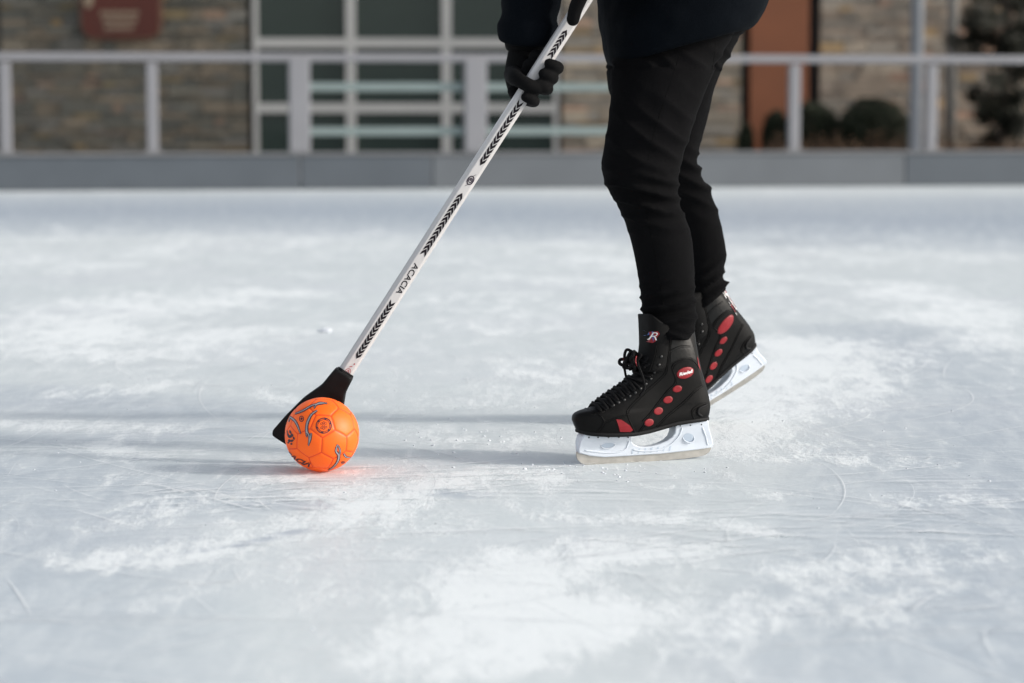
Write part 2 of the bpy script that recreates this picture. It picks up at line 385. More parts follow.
def lump(c, s, seed, sub=1):
    bm = bmesh.new(); bmesh.ops.create_icosphere(bm, subdivisions=sub, radius=1)
    for v in bm.verts:
        k = 1+.5*noise.noise(v.co*1.7+Vector((seed*3.1, seed, 0))); v.co = Vector((v.co.x*s[0]*k, v.co.y*s[1]*k, v.co.z*s[2]*k))+Vector(c)
    bm.verts.index_update(); r = ([v.co.copy() for v in bm.verts], [tuple(v.index for v in f.verts) for f in bm.faces]); bm.free(); return r
parts = []
for i in range(260):
    if i < 60: q = G(rnd.gauss(595, 40), rnd.gauss(468, 6)); s = rnd.uniform(.0008, .0024)
    elif i < 110: q = G(rnd.gauss(500, 50), rnd.gauss(440, 14)); s = rnd.uniform(.0008, .003)
    else: q = Vector((rnd.uniform(-1.6, 1.6), rnd.uniform(3.2, 8), 0)); s = rnd.uniform(.0006, .0022)*(1 if rnd.random() < .96 else 1.6)
    parts.append(lump((q.x, q.y, s*.3), (s*1.5, s*1.2, s*.7), i))
o = mesh_obj('ice_shavings', merge(parts), MAT['snow']); tag(o, 'tiny crumbs of shaved ice lying on the rink', kind='stuff')
q = G(325, 332); o = mesh_obj('snow_clump', merge([lump((q.x, q.y, .004), (.021, .018, .008), 2, 3), lump((q.x+.012, q.y-.01, .004), (.012, .012, .007), 5, 3)]), MAT['snow'])
tag(o, 'small white clump of snow lying on the ice behind the stick', 'snow clump')

# ------------------------------------------------------------------ ball
BC = P(322, 436, 5.106); BC.z = .0795; BR = .0792
bcx, bcy, br_ = 322.0, 436.0, 37.5
phi = (1+5**.5)/2
hexn = []; pent = [Vector(p).normalized() for a in (-1, 1) for b in (-phi, phi) for p in ((0, a, b), (a, b, 0), (b, 0, a))]
for x in (-1, 1):
    for y in (-1, 1):
        for z in (-1, 1): hexn.append(Vector((x, y, z)).normalized())
for a in (-1/phi, 1/phi):
    for b in (-phi, phi):
        for p in ((a, 0, b), (0, b, a), (b, a, 0)): hexn.append(Vector(p).normalized())
# ball frame: X right, -Y toward camera, Z up ; put hexagon 0 at (.42,-.17)
hexn = [h for h in hexn if min((h-p).length for p in pent) > .1]
tn = Vector((.42, 0, -.17)); tn.y = -math.sqrt(1-tn.x**2-tn.z**2)
h0 = hexn[0]; up_t = (Vector((0,0,1))-tn*tn.z).normalized()
pn = min(pent, key=lambda p: (p-h0).length)          # a pentagon lies across an edge; vertices sit 30 degrees off
a0 = (pn-h0*pn.dot(h0)).normalized()
A = Matrix((h0, a0, h0.cross(a0))).transposed()
th = R(-30-60*1); ut = up_t*math.cos(th)+tn.cross(up_t)*math.sin(th)
B = Matrix((tn, ut, tn.cross(ut))).transposed()
ROT = B @ A.inverted()
pent = [ROT @ p for p in pent]; hexn = [ROT @ h for h in hexn]
# exact truncated-icosahedron edges = planes; distance to nearest panel border measured in seam metric
ph_ = [(p, .9393) for p in pent]+[(h, .9147) for h in hexn]
bm = bmesh.new(); bmesh.ops.create_icosphere(bm, subdivisions=7, radius=1)
vals = np.array([v.co[:] for v in bm.verts]); N_ = np.array([p[0][:] for p in ph_]); K_ = np.array([p[1] for p in ph_])
dd = vals @ N_.T / K_; dd.sort(axis=1); sep = dd[:, -1]-dd[:, -2]
seam = np.exp(-(sep/.020)**2); puff = np.clip(sep/.25, 0, 1)**.5
rr = BR*(1-.013*seam-.005*(1-puff))
bm.free()
me = bpy.data.meshes.new('ball_cover')
bm = bmesh.new(); bmesh.ops.create_icosphere(bm, subdivisions=7, radius=1); bm.verts.ensure_lookup_table()
for i, v_ in enumerate(bm.verts): v_.co = v_.co*rr[i]
bm.to_mesh(me); bm.free()
a = me.attributes.new('seam', 'FLOAT', 'POINT'); a.data.foreach_set('value', seam.astype(np.float32))
m = M_('orange_ball'); at = m.n('Attribute', _attribute_name='seam').outputs['Fac']; v = m.obj()
c = m.mix(m.noise(v, 25, 5), (.93, .120, .004), (1.0, .158, .005)); c = m.mix(m.smooth(at, .25, 1.0), c, (.66, .052, .006))
m.set(Base_Color=c, Roughness=.48, Specular_IOR_Level=.4); m.bump(m.noise(v, 900, 2), .3, .0006); MAT['orange'] = m.m
m.b.inputs['Emission Color'].default_value = (1, .085, .004, 1); m.b.inputs['Emission Strength'].default_value = .13   # small added glow standing in for fluorescent dye
ball = empty('ball', (BC.x, BC.y, 0), 'bright orange panelled ball with black and silver prints resting against the stick', 'ball')
cov = mesh_obj('cover', me, MAT['orange'], ball, mw=Matrix.Translation(BC))
def on_ball(vf, lift=.0004, ml=.004):
    """2-D shape in zoom-read offsets (units of ball radius, x right, y up) wrapped on the camera side of the ball"""
    vf = subdiv(vf, .06); out = []
    for p in vf[0]:
        r2 = p.x*p.x+p.y*p.y
        if r2 > .97: k = math.sqrt(.97/r2); p = p*k; r2 = .97
        out.append(BC+Vector((p.x, -math.sqrt(1-r2), p.y))*(BR+lift))
    return out, vf[1]
def zb(pts): return [((x-296)/213, -(y-432)/213) for x, y in pts]
black, silver = [], []
def flame(pts_z, wz):
    c_ = [Vector((p[0], p[1], 0)) for p in zb(pts_z)]; c_ = [(p.x, p.y) for p in catmull(c_, 5)]
    n = len(c_); ws = [wz/213*math.sin(math.pi*min(1, .06+i/(n-1)*.94))**.8+.004 for i in range(n)]
    black.append(on_ball(line2(c_, [w*.7+.030 for w in ws]), .0003)); silver.append(on_ball(line2(c_, [w*.48 for w in ws]), .0007))
flame([(282,275),(248,300),(228,345),(226,385),(240,415),(236,470)], 17)
flame([(226,330),(222,380),(226,420)], 8)
flame([(252,395),(246,430),(234,466)], 12)
flame([(112,322),(150,335),(172,362),(190,404)], 15)
flame([(112,350),(122,326),(150,330)], 9)
flame([(150,302),(200,280),(255,250),(330,240)], 9)
flame([(262,265),(285,240),(335,242)], 7)
flame([(398,462),(388,500),(402,530),(395,565),(370,600),(335,628)], 15)
flame([(400,466),(410,500),(404,540)], 8)
flame([(430,520),(440,545),(465,556)], 10)
cx, cy = zb([(322,355)])[0]
black.append(on_ball(ring2(cx, cy, .213, .205, .026), .0004)); black.append(on_ball(ring2(cx, cy, .165, .158, .014), .0004))
for i in range(6):
    a = i*math.pi/3+.3; black.append(on_ball(poly2([(cx+.19*math.cos(a+t)*s, cy+.18*math.sin(a+t)*s) for t, s in ((-.16, 1.08), (.16, 1.08), (.1, .8), (-.1, .8))]), .0005))
for dx, dy in ((-.06,.05),(.05,.055),(-.005,0),(.06,-.04),(-.055,-.05),(0,-.075),(0,.08)):
    black.append(on_ball(ring2(cx+dx, cy+dy, .034, .030, .011, 12), .0005))
# emblem at left, small marks
for dx, dy, a_, b_ in ((0,.02,.05,.028),(-.055,.03,.03,.05),(.05,.05,.035,.03),(-.03,-.06,.04,.03),(.045,-.05,.05,.022),(.0,.10,.028,.035),(-.06,-.10,.025,.02),(.03,-.11,.03,.018),(.10,.0,.025,.03),(-.085,.09,.018,.03)):
    ex, ey = zb([(127,432)])[0]; black.append(on_ball(poly2(ell2(ex+dx*1.05, ey+dy*1.5, a_*1.15, b_*1.4, .5, 14)), .0006))
ex, ey = zb([(193,322)])[0]; black.append(on_ball(ring2(ex, ey, .07, .075, .022), .0005)); black.append(on_ball(poly2(ell2(ex, ey, .03, .032)), .0005))
ex, ey = zb([(421,579)])[0]; black.append(on_ball(ring2(ex, ey, .05, .045, .022), .0005)); black.append(on_ball(poly2(ell2(ex, ey, .016, .016)), .0005))
t = text_mesh('ΛCΛCIΛ', .27, .012, 1.0, .35); ang = R(-22)
tv = []
for p in t[0]:
    px_, py_ = p.x*.95, p.y*.72; ca, sa = math.cos(ang), math.sin(ang); ex, ey = zb([(140,553)])[0]
    tv.append(Vector((ex+px_*ca-py_*sa, ey+px_*sa+py_*ca, 0)))
black.append(on_ball((tv, t[1]), .0005))
mesh_obj('black_print', merge(black), MAT['purple_print'], ball)
mesh_obj('silver_print', merge(silver), simple('silver_print', (.34, .32, .34), .35, .2, 60), ball)

# ------------------------------------------------------------------ stick
S0 = P(345, 373, 5.215); S1 = P(570, 22, 5.33)
ax = (S1-S0).normalized(); nrm = Vector((.20, -1, 0)); nrm = (nrm-ax*nrm.dot(ax)).normalized(); sid = ax.cross(nrm)   # sid: across the face
if sid.x < 0: sid = -sid
SL = (P(655, -110, 5.37)-S0).length
stick = empty('broomball_stick', (S0.x, S0.y, 0), 'white shafted broomball stick with black rubber head held in gloved hands', 'stick')
stick['label'] = 'white and grey stick with black chevrons and flared black rubber head'
HW = .0155
def octring(c, hw=HW, ch=.0062):
    q = [(-hw+ch,-hw),(hw-ch,-hw),(hw,-hw+ch),(hw,hw-ch),(hw-ch,hw),(-hw+ch,hw),(-hw,hw-ch),(-hw,-hw+ch)]
    return [c+sid*x+(-nrm)*y for x, y in q]
vf = loft([octring(S0-ax*.02), octring(S0+ax*SL)])
sh = mesh_obj('shaft', vf, MAT['shaft'], stick, smooth=False)
bv = sh.modifiers.new('b', 'BEVEL'); bv.width = .0012; bv.segments = 2; bv.limit_method = 'ANGLE'
def SP(u, v, lift=.0006): return S0+ax*u+sid*v+nrm*(HW+lift)
def u_at(px, py):   # distance along the shaft for an image point
    best = min(range(0, 1500), key=lambda i: (lambda q: (q[0]-px)**2+(q[1]-py)**2)(proj(S0+ax*i*.001))); return best*.001
def proj(p):
    d = p-Vector((0,0,CAMH)); z = d.y*cp-d.z*sp; return (512+FPX*d.x/z, 341.5-FPX*(d.y*sp+d.z*cp)/z)
def chev(u0, u1, n, sgn):
    V, F = [], []; pitch = (u1-u0)/n; w = .0060; t = pitch*.74; dip = pitch*.80
    for i in range(n):
        u = u0+pitch*(i+.5)
        for s in (-1, 1):
            b = len(V); V += [SP(u-t/2+sgn*dip/2, .001), SP(u+t/2+sgn*dip/2, .001), SP(u+t/2-sgn*dip/2, .001+s*w), SP(u-t/2-sgn*dip/2, .001+s*w)]; F.append((b, b+1, b+2, b+3))
    return V, F
for (a, b, n, s) in (((548,57),(564,31),6,1), ((479,164),(519,102),12,-1), ((421,254),(460,194),13,1), ((356,357),(391,301),13,-1)):
    mesh_obj('chevron_print', chev(u_at(*a), u_at(*b), n, s), MAT['black_print'], stick, smooth=False)
t = text_mesh('ACACIA', .0175, .0002, 1.32); uc = (u_at(411,263)+u_at(396,291))/2
kx = (u_at(412,260)-u_at(396,292))/(max(p.x for p in t[0])-min(p.x for p in t[0]))
mesh_obj('lettering', ([SP(uc-p.x*kx, p.y+.001) for p in t[0]], t[1]), MAT['black_print'], stick, smooth=False)
uc = u_at(469, 180); lg = merge([ring2(0, 0, .0110, .0076, .0026), ring2(0, 0, .0060, .0046, .0020), poly2(ell2(.001, 0, .0022, .0018)), line2([(-.0105,0),(-.0145,-.002),(-.017,-.004)], .001), line2([(.0105,0),(.0145,.002),(.017,.004)], .001)])
mesh_obj('round_logo', ([SP(uc+p.x, p.y+.001) for p in lg[0]], lg[1]), MAT['purple_print'], stick, smooth=False)
lg = merge([line2([(0,-.005),(.010,0),(0,.005)], .0022), line2([(.016,-.003),(.021,.002)], .0015), ring2(.004, 0, .0095, .0065, .0012), poly2(ell2(.027,.003,.002,.0013))])
ub = u_at(345, 377)
mesh_obj('small_logo', ([SP(ub+p.x, p.y+.001) for p in lg[0]], lg[1]), MAT['red_print'], stick, smooth=False)
# grip tape and end knob at the top
gp = loft([octring(S0+ax*(u_at(590,-10)+.05), .0168), octring(S0+ax*(SL-.002), .0168)])
mesh_obj('grip_tape', gp, MAT['rubber'], stick, smooth=False)
mesh_obj('end_knob', tube([S0+ax*(SL-.01), S0+ax*(SL+.02)], .021, 16), MAT['rubber'], stick)
# moulded rubber head
hp = [(336.5,369.5),(332,375),(323,386),(305,398.7),(287.6,416),(274.5,431),(274.3,434.5),(284,440.8),(300,450),(316,459.5),(328,464.5),(334,461),(338,436),(341,412),(344,392),(351.2,378)]
D0 = 5.215
c0 = P(330, 415, D0)
def to2(px, py): q = P(px, py, D0); return (q.x-c0.x, q.z-c0.z)
cc = [Vector((*to2(*p), 0)) for p in hp]
vf = curve_mesh([[(p.x, p.y) for p in cc]], .009, .004, 3)
vf = subdiv(weld(vf), .010)
top_s = Vector((S0.x-c0.x, S0.z-c0.z)); out = []
for p in vf[0]:
    dist = max(0, (top_s-Vector((p.x, p.y))).dot(Vector((ax.x, ax.z)))); k = 1.95 - min(1, max(0, dist/.16))*1.25
    yy = p.z*k
    if abs(yy) > 0: yy += 0.0015*noise.noise(Vector((p.x, p.y, 0))*40)
    out.append(Vector((c0.x+p.x, D0+yy, c0.z+p.y)))
hd = mesh_obj('rubber_head', (out, vf[1]), MAT['rubber'], stick)
mesh_obj('collar', loft([octring(S0+ax*.012-ax*.016, .0178, .007), octring(S0-ax*.001, .0186, .007), octring(S0+ax*.0045, .0176, .007)]), MAT['rubber'], stick, smooth=False)
sx = hd.modifiers.new('s', 'SMOOTH'); sx.iterations = 3; sx.factor = .4

# ------------------------------------------------------------------ person
person = empty('person', (.40, 5.55, 0), 'skater in black jeans and dark jacket, leaning forward and gripping a white stick', 'person')
def sl(L, Rr, d, ry, n=40, e=1.0, dL=0):
    a = P(L[0], L[1], d); b = P(Rr[0], Rr[1], d); c = (a+b)/2; h = (b-a)/2
    def f(t): return math.copysign(abs(t)**e, t)
    return [c+h*f(math.cos(t))+Vector((0, ry, 0))*f(math.sin(t)) for t in [2*math.pi*j/n for j in range(n)]]
def densify(rings, sub=4):
    n = len(rings[0]); cols = [catmull([r[j] for r in rings], sub) for j in range(n)]
    return [[cols[j][i] for j in range(n)] for i in range(len(cols[0]))]
# trousers
fl = [(339,660,686,5.268),(336,657,692,5.268),(330,652,695,5.27),(322,646,697,5.275),(315,641,698,5.28),(305,640.5,697,5.285),(292,640,695,5.295),(275,638,694.5,5.31),(258,635,694,5.325),(238,630,692,5.335),(222,624.5,688,5.335),
      (212,620,684,5.335),(208,616,682.5,5.335),(203,615.5,681,5.335),(199,614,680,5.335),(195.5,609,679.5,5.335),(191,607.5,679,5.335),(184,604,679,5.335),(175,601.5,679,5.335),(163,601.5,681,5.34),(150,603.5,684,5.35),(135,606,690,5.36),(118,608,696,5.38),(98,610,703,5.40),(75,611,712,5.43),(50,612,724,5.47),(25,614,738,5.50),(0,616,745,5.53),(-30,622,745,5.55)]
front_rings = densify([sl((xl, y-1), (xr, y+1), d, max((xr-xl)/2/2418*d*(.92 if y > 130 else .82), .057 if y > 312 else (.054 if y > 300 else 0)), e=.8 if y > 312 else 1.0) for y, xl, xr, d in fl], 4)
rl = [((691,314),(728,290),5.86),((689,306),(728,284),5.86),((688,292),(724,272),5.86),((685,272),(727,260),5.86),((683,254),(726,247),5.86),((679,234),(723,231),5.855),((674,218),(719,216),5.85),((669,202),(714,200),5.835),((661,188),(709,187),5.81),
      ((652,173),(702,173),5.79),((645,160),(698,160),5.77),((641,147),(700,147),5.77),((636,130),(704,130),5.77),((630,110),(709,110),5.76),((611,97),(714,90),5.75),((607,78),(722,70),5.74),((606,55),(733,50),5.73),((610,25),(745,25),5.72),((618,0),(752,0),5.72),((626,-30),(750,-30),5.70)]
rear_rings = densify([sl(a, b, d, max((b[0]-a[0])/2/2418*d*.88, .054 if a[1] > 290 else 0)) for a, b, d in rl], 4)
pelvis = densify([sl((618,45),(742,35),5.6,.12), sl((617,15),(756,5),5.6,.165), sl((622,-20),(756,-30),5.6,.175), sl((625,-60),(750,-70),5.6,.165)], 4)
pm = remesh(merge([loft(front_rings), loft(rear_rings), loft(pelvis)]), .006, 3)
def sstep(a, b, x):
    t = max(0, min(1, (x-a)/(b-a))); return t*t*(3-2*t)
def fold(x, z, y, zc, w, amp, freq, sd, tilt=0):
    g = math.exp(-((z-zc)/w)**2); 
    ph = freq*(z+tilt*x)+2.8*noise.noise(Vector((x*9+sd, y*9, z*7+sd)))
    s_ = math.sin(ph); s_ = (1-abs(math.sin(ph/2)))**1.4*2-1
    return g*amp*s_
pm.update()
co = []
for v_ in pm.vertices:
    p = v_.co.copy(); nn = v_.normal.copy(); d = 0
    front = p.y < 5.60 if p.z < .8 else True
    if p.z < .86:
        if p.y < 5.62:
            d += 1.0*( fold(p.x, p.z, p.y, .575, .055, .0085, 190, 1.0, .25)+fold(p.x, p.z, p.y, .335, .050, .0085, 210, 4, -.2)+fold(p.x, p.z, p.y, .70, .09, .0035, 110, 7, .7)+fold(p.x, p.z, p.y, .27, .03, .004, 260, 9, .3))*(.30+1.1*abs(nn.y))
            d += .0022*noise.noise(Vector((p.x*26, p.y*20, p.z*8)))*sstep(.3, .36, p.z)
        else:
            d += fold(p.x, p.z, p.y, .60, .07, .0055, 170, 11, .5)+fold(p.x, p.z, p.y, .35, .045, .006, 200, 14, -.8)+.002*noise.noise(Vector((p.x*26, p.y*20, p.z*8)))
        d += .0035*noise.noise(Vector((p.x*12, p.y*12, p.z*6)))
    else: d += .004*noise.noise(Vector((p.x*10, p.y*10, p.z*14)))+fold(p.x, p.z, p.y, .86, .05, .004, 120, 21, .8)
    co += list(p+nn*d)
pm.vertices.foreach_set('co', co); pm.update()
pants = mesh_obj('trousers', pm, MAT['pants'], person)
pbvh = BVHTree.FromPolygons([v_.co.copy() for v_ in pm.vertices], [tuple(p.vertices) for p in pm.polygons])
def seam_line(pts, r=.0010, step=40, off=-.0005):
    out = []
    pp = catmull([Vector((a, b, 0)) for a, b in pts], 10)
    for q in pp:
        o_ = Vector((0,0,CAMH)); h_ = pbvh.ray_cast(o_, ray(q.x, q.y).normalized())
        if h_[0] is not None: out.append(h_[0]+h_[1]*off)
    return tube(out, r, 6, 1, False) if len(out) > 2 else None
sm = [seam_line(p) for p in ([(680,55),(668,90),(655,130),(648,160)],[(645,205),(652,240),(660,280),(664,312)],[(716,42),(712,70),(706,84)],[(722,68),(716,84),(709,92)],[(641,312),(660,315),(695,312)])]
sm = [s for s in sm if s]
for q in sm: mesh_obj('trouser_seam', q, MAT['thread'], pants)

# jacket
jr = densify([sl((611,66),(742,30),5.58,.225,48,.72), sl((607,64),(752,27),5.58,.245,48,.72), sl((603,46),(764,11),5.58,.25,48,.75), sl((600,25),(771,-12),5.585,.245,48,.8), sl((599,0),(772,-45),5.59,.225,48), sl((588,-45),(758,-95),5.6,.20,48), sl((556,-95),(718,-150),5.6,.205,48),
              sl((528,-135),(668,-205),5.6,.215,48), sl((512,-160),(625,-235),5.6,.20,48), sl((515,-185),(590,-240),5.6,.12,48), sl((518,-205),(572,-235),5.6,.07,48)], 5)
armR = tube([P(529,42,5.40), P(528.5,24,5.405), P(531,0,5.44), P(541,-45,5.55), P(553,-95,5.68), P(572,-150,5.76), P(585,-165,5.70)], [.0655,.066,.0650,.066,.072,.082,.08], 28, 6, False)
armR2 = tube([P(526.5,45,5.395), P(527,38,5.395), P(528,27,5.402), P(528.5,22,5.402)], [.062,.0680,.0705,.066], 28, 3, False)
armL = tube([P(618,-52,5.235), P(634,-60,5.235), P(668,-78,5.26), P(690,-92,5.30), P(668,-140,5.36), P(618,-185,5.42), P(600,-190,5.50)], [.054,.057,.062,.068,.072,.082,.08], 28, 6)
jm = remesh(merge([loft(jr), armR, armR2, armL]), .008, 2)
jm.update(); co = []
for v_ in jm.vertices:
    p = v_.co.copy(); nn = v_.normal
    d = .006*noise.noise(Vector((p.x*7, p.y*7, p.z*11)))+.003*noise.noise(Vector((p.x*18, p.y*18, p.z*26)))
    if p.x < .12: d += .004*math.sin(70*p.z+3*noise.noise(p*9))*sstep(.93, 1.0, p.z)
    co += list(p+nn*d)
jm.vertices.foreach_set('co', co); jm.update()
jacket = mesh_obj('jacket', jm, MAT['jacket'], person)

# right (lower) glove, closed round the shaft
def SA(px, py): return S0+ax*u_at(px, py)
back = -nrm
gl = []
wr = P(526, 38, 5.42)
c_ = SA(534, 78)
gl.append(tube([wr, P(522,58,5.395), P(519.5,76,5.385), P(519,92,5.378)], [.0315,.0335,.0335,.024], 20, 5))
gl.append(tube([P(533,40,5.41), P(533,60,5.40), P(535,76,5.40), P(530,92,5.39)], [.026,.028,.030,.021], 18, 5))
for (a, b, r0, rr_, lip) in (((547,61),4,.0125,.0120,-.004), ((541.5,71),3,.0128,.0125,-.002), ((535.5,81.5),2,.0128,.0125,.001), ((527,97),1,.0115,.0108,-.008)):
    c = SA(*a)
    # finger leaves the palm behind the shaft, passes its right edge and closes over the front
    pts = [c+back*.034-sid*.016, c+back*.033+sid*.010, c+back*.020+sid*(.031+lip), c+nrm*.006+sid*(.035+lip), c+nrm*.026+sid*(.024+lip)-ax*.003, c+nrm*.0285+sid*(.010+lip)-ax*.006]
    gl.append(tube(pts, [r0*1.35, r0*1.3, r0*1.2, r0*1.13, rr_*1.12, rr_*.98], 14, 6))
# thumb comes round the left edge across the front
c = SA(531, 86)
gl.append(tube([P(513,74,5.375), c+back*.012-sid*.034-ax*.002, c+nrm*.014-sid*.030-ax*.006, c+nrm*.029-sid*.010-ax*.006, c+nrm*.030+sid*.012+ax*.000], [.021,.019,.0165,.0155,.0130], 14, 6))
gm = remesh(merge(gl), .0030, 3)
mesh_obj('glove', gm, MAT['glove'], person)
cuff = loft(densify([[P(x0, y, 5.40)+Vector((r*math.cos(t), r*math.sin(t), 0)) for t in [2*math.pi*j/32 for j in range(32)]] for x0, y, r in ((526,30,.049),(526,40,.047),(525,44,.045),(525,48,.043),(524.5,51,.036),(524.5,52,.02))], 3))
cf = []
for q in cuff[0]: cf.append(q)
mesh_obj('glove_cuff', (cf, cuff[1]), MAT['glove'], person)
# left (upper) glove with a finger laid along the shaft
gl = []; hc = SA(604, -32)
gl.append(tube([P(618,-52,5.245), P(610,-42,5.262), P(601,-30,5.285)], [.036,.038,.034], 18, 5))
fdir = [P(597,-22,5.275), P(587,-18,5.262), P(580.5,-3,5.272), P(575.5,9,5.279), P(573,19.5,5.285)]
gl.append(tube(fdir, [.020,.0165,.0165,.0155,.0145], 16, 6))
for i, (a, r0) in enumerate((((600,-26),.0125), ((608,-38),.0128), ((615,-50),.0122), ((622,-61),.011))):
    c = SA(*a); 
    pts = [c+nrm*.034+sid*.020, c+nrm*.033-sid*.008, c+nrm*.016-sid*.032, c+back*.010-sid*.034, c+back*.028-sid*.016, c+back*.029+sid*.004]
    gl.append(tube(pts, [r0*1.2, r0*1.1, r0, r0, r0*.95, r0*.85], 14, 6))
gm = remesh(merge(gl), .0032, 3); mesh_obj('glove', gm, MAT['glove'], person)

# body under the clothes (one continuous mesh, with neck and head)
HCn = P(508, -262, 5.6)
hd_rot = Matrix.Rotation(R(-62), 3, 'Y') if False else None
fw = Vector((-.86, -.12, -.50)).normalized(); upv = (Vector((-.45, 0, .9))-fw*Vector((-.45,0,.9)).dot(fw)).normalized(); sv = upv.cross(fw)
HM = Matrix((fw, sv, upv)).transposed()
def hp_(x, y, z): return HCn+HM @ Vector((x, y, z))
bd = [ellipsoid(HCn, .098, .076, .115, HM, 24), ellipsoid(hp_(.035, 0, -.055), .062, .056, .066, HM, 20)]
bd.append(tube([P(565,-205,5.6), P(545,-222,5.6), hp_(-.03,0,-.07)], [.062,.056,.056], 16, 4))
bd.append(tube([hp_(.093,0,.012), hp_(.108,0,-.012), hp_(.112,0,-.026)], [.010,.013,.016], 12, 4))
for s in (-1, 1):
    bd.append(ellipsoid(hp_(-.005, s*.078, -.008), .018, .008, .030, HM, 12)); bd.append(tube([hp_(.088, s*.012, .030), hp_(.085, s*.035, .032), hp_(.070, s*.052, .026)], .009, 10, 3))
bd.append(tube([hp_(.088,-.020,-.062), hp_(.098,0,-.062), hp_(.088,.020,-.062)], .008, 10, 3))
bd.append(tube([P(690,0,5.6), P(670,-50,5.6), P(630,-110,5.6), P(585,-170,5.6), P(565,-205,5.6)], [.13,.135,.14,.14,.07], 24, 5))
bd.append(tube([P(668,-170,5.6) if False else P(575,-160,5.74), P(553,-95,5.68), P(531,0,5.44), P(527,50,5.395), P(524,68,5.385)], [.05,.043,.034,.020,.014], 16, 5))
bd.append(tube([P(580,-165,5.48), P(618,-180,5.42), P(690,-92,5.30), P(634,-60,5.235), P(612,-46,5.255)], [.05,.048,.042,.028,.022], 16, 5))
bd.append(tube([P(690,0,5.54), P(662,80,5.45), P(642,165,5.345), P(656,235,5.34), P(668,320,5.335), P(668,400,5.335)], [.09,.07,.048,.036,.022,.022], 20, 5))
bd.append(tube([P(695,0,5.68), P(668,100,5.74), P(670,165,5.79), P(700,235,5.89), P(712,290,5.95)], [.08,.055,.032,.026,.016], 20, 5))
mesh_obj('body', remesh(merge(bd), .0065, 3), MAT['skin'], person)
for s in (-1, 1): mesh_obj('eye', ellipsoid(hp_(.080, s*.031, .012), .012, .012, .011, HM, 12), MAT['eye'], person)
bp = []
for i in range(9):
    t = i/8*math.pi/2; bp.append([hp_(-.012+.110*math.cos(t)*math.cos(a), .088*math.cos(t)*math.sin(a), .035-.02*math.cos(a)*math.cos(t)+.098*math.sin(t)) for a in [2*math.pi*j/28 for j in range(28)]])
mesh_obj('knit_hat', loft(bp), MAT['glove'], person)

# ------------------------------------------------------------------ ice skates
def interp(x, tab):
    if x <= tab[0][0]: return tab[0][1]
    for (a, b), (c, d) in zip(tab[:-1], tab[1:]):
        if x <= c: return b+(d-b)*(x-a)/(c-a)
    return tab[-1][1]
XB = [(.05,.006),(.08,.002),(.10,0),(.12,.001),(.14,.004),(.16,.009),(.18,.015),(.20,.021),(.23,.028),(.26,.033),(.30,.038),(.33,.040)]
XF = [(.05,.316),(.07,.323),(.09,.328),(.105,.327),(.115,.320),(.122,.306),(.126,.288),(.132,.279),(.146,.2575),(.161,.232),(.176,.206),(.19,.188),(.205,.172),(.22,.162),(.25,.153),(.30,.150),(.33,.150)]
WY = [(0,.033),(.03,.037),(.08,.036),(.13,.037),(.18,.043),(.23,.048),(.27,.047),(.30,.042),(.324,.034)]
SOLE = [(0,.088),(.04,.088),(.09,.085),(.14,.076),(.17,.071),(.20,.069),(.26,.071),(.30,.075),(.324,.082)]
def slice_(z, grow=0, n=56):
    xb = interp(z, XB)-grow; xf = interp(z, XF)+grow; cx = (xb+xf)/2; a = (xf-xb)/2; up = sstep(.12, .22, z)
    ring = []
    for j in range(n):
        t = 2*math.pi*j/n; c, s = math.cos(t), math.sin(t)
        x = cx+a*math.copysign(abs(c)**.9, c)
        w0 = interp(x, WY); w1 = .041-.004*sstep(.24, .285, z)
        w = w0*(1-up)+w1*up+grow
        if z > .115: w *= 1-.10*sstep(.115, .125, z)*(1-up)*sstep(.15, .30, x)
        w *= .90+.10*sstep(.05, .085, z)
        e = .55*(1-up)+.85*up
        y = w*math.copysign(abs(s)**e, s)
        zz = z
        if z < .13: so_ = interp(x, SOLE); zz = so_+(z-.055)*(.13-so_)/(.075)
        ring.append(Vector((x, y, zz)))
    return ring
zs = [.055,.058,.064,.072,.080,.090,.100,.107,.113,.118,.122,.1245,.127,.131,.137,.144,.152,.160,.168,.176,.184,.192,.200,.210,.222,.236,.25,.265,.278,.288]
BOOT = loft([slice_(z) for z in zs])
bbvh = BVHTree.FromPolygons(BOOT[0], BOOT[1])
def tong_ring(z, n=40):
    xf = interp(z, XF)+.005+.004*sstep(.25, .33, z); xb = xf-.058; cx = (xf+xb)/2; a = .029
    return [Vector((cx+a*math.cos(t), (.0455+.002*sstep(.26,.33,z))*math.copysign(abs(math.sin(t))**.42, math.sin(t)), z+.014*math.cos(t)*sstep(.28,.32,z)+.004*math.sin(3*t)*sstep(.29,.32,z))) for t in [2*math.pi*j/n for j in range(n)]]
TONG = loft([tong_ring(z) for z in (.205,.215,.23,.245,.26,.275,.290,.303,.312,.317)])
tbvh = BVHTree.FromPolygons(*merge([BOOT, TONG]))
def pside(p, s, bv=None, lift=.0008):
    bv = bv or tbvh; h_ = bv.ray_cast(Vector((p[0], s*.2, p[1])), Vector((0, -s, 0)))
    if h_[0] is None:
        h_ = bv.find_nearest(Vector((p[0], s*.05, p[1])))
    q = h_[0].copy(); nn = h_[1]
    if nn.y*s < 0: nn = -nn
    return q+nn*lift
def decal(vf, s, lift=.0008, ml=.006):
    vf = subdiv(vf, ml); return [pside((p.x, p.y), s, None, lift) for p in vf[0]], vf[1]
ZSH = .016; ZSZ = .005
def zl(xz, yz):  # zoom-read point -> local boot x,z
    return ((620-xz)/1825+ZSH, (668-(xz-40)*.07-yz)/1921+ZSZ)
def sline(pts, s, r=.0011, lift=.0006):
    pp = catmull([Vector((*zl(*p), 0)) for p in pts], 6); return tube([pside((p.x, p.y), s, None, lift) for p in pp], r, 6, 1, False)
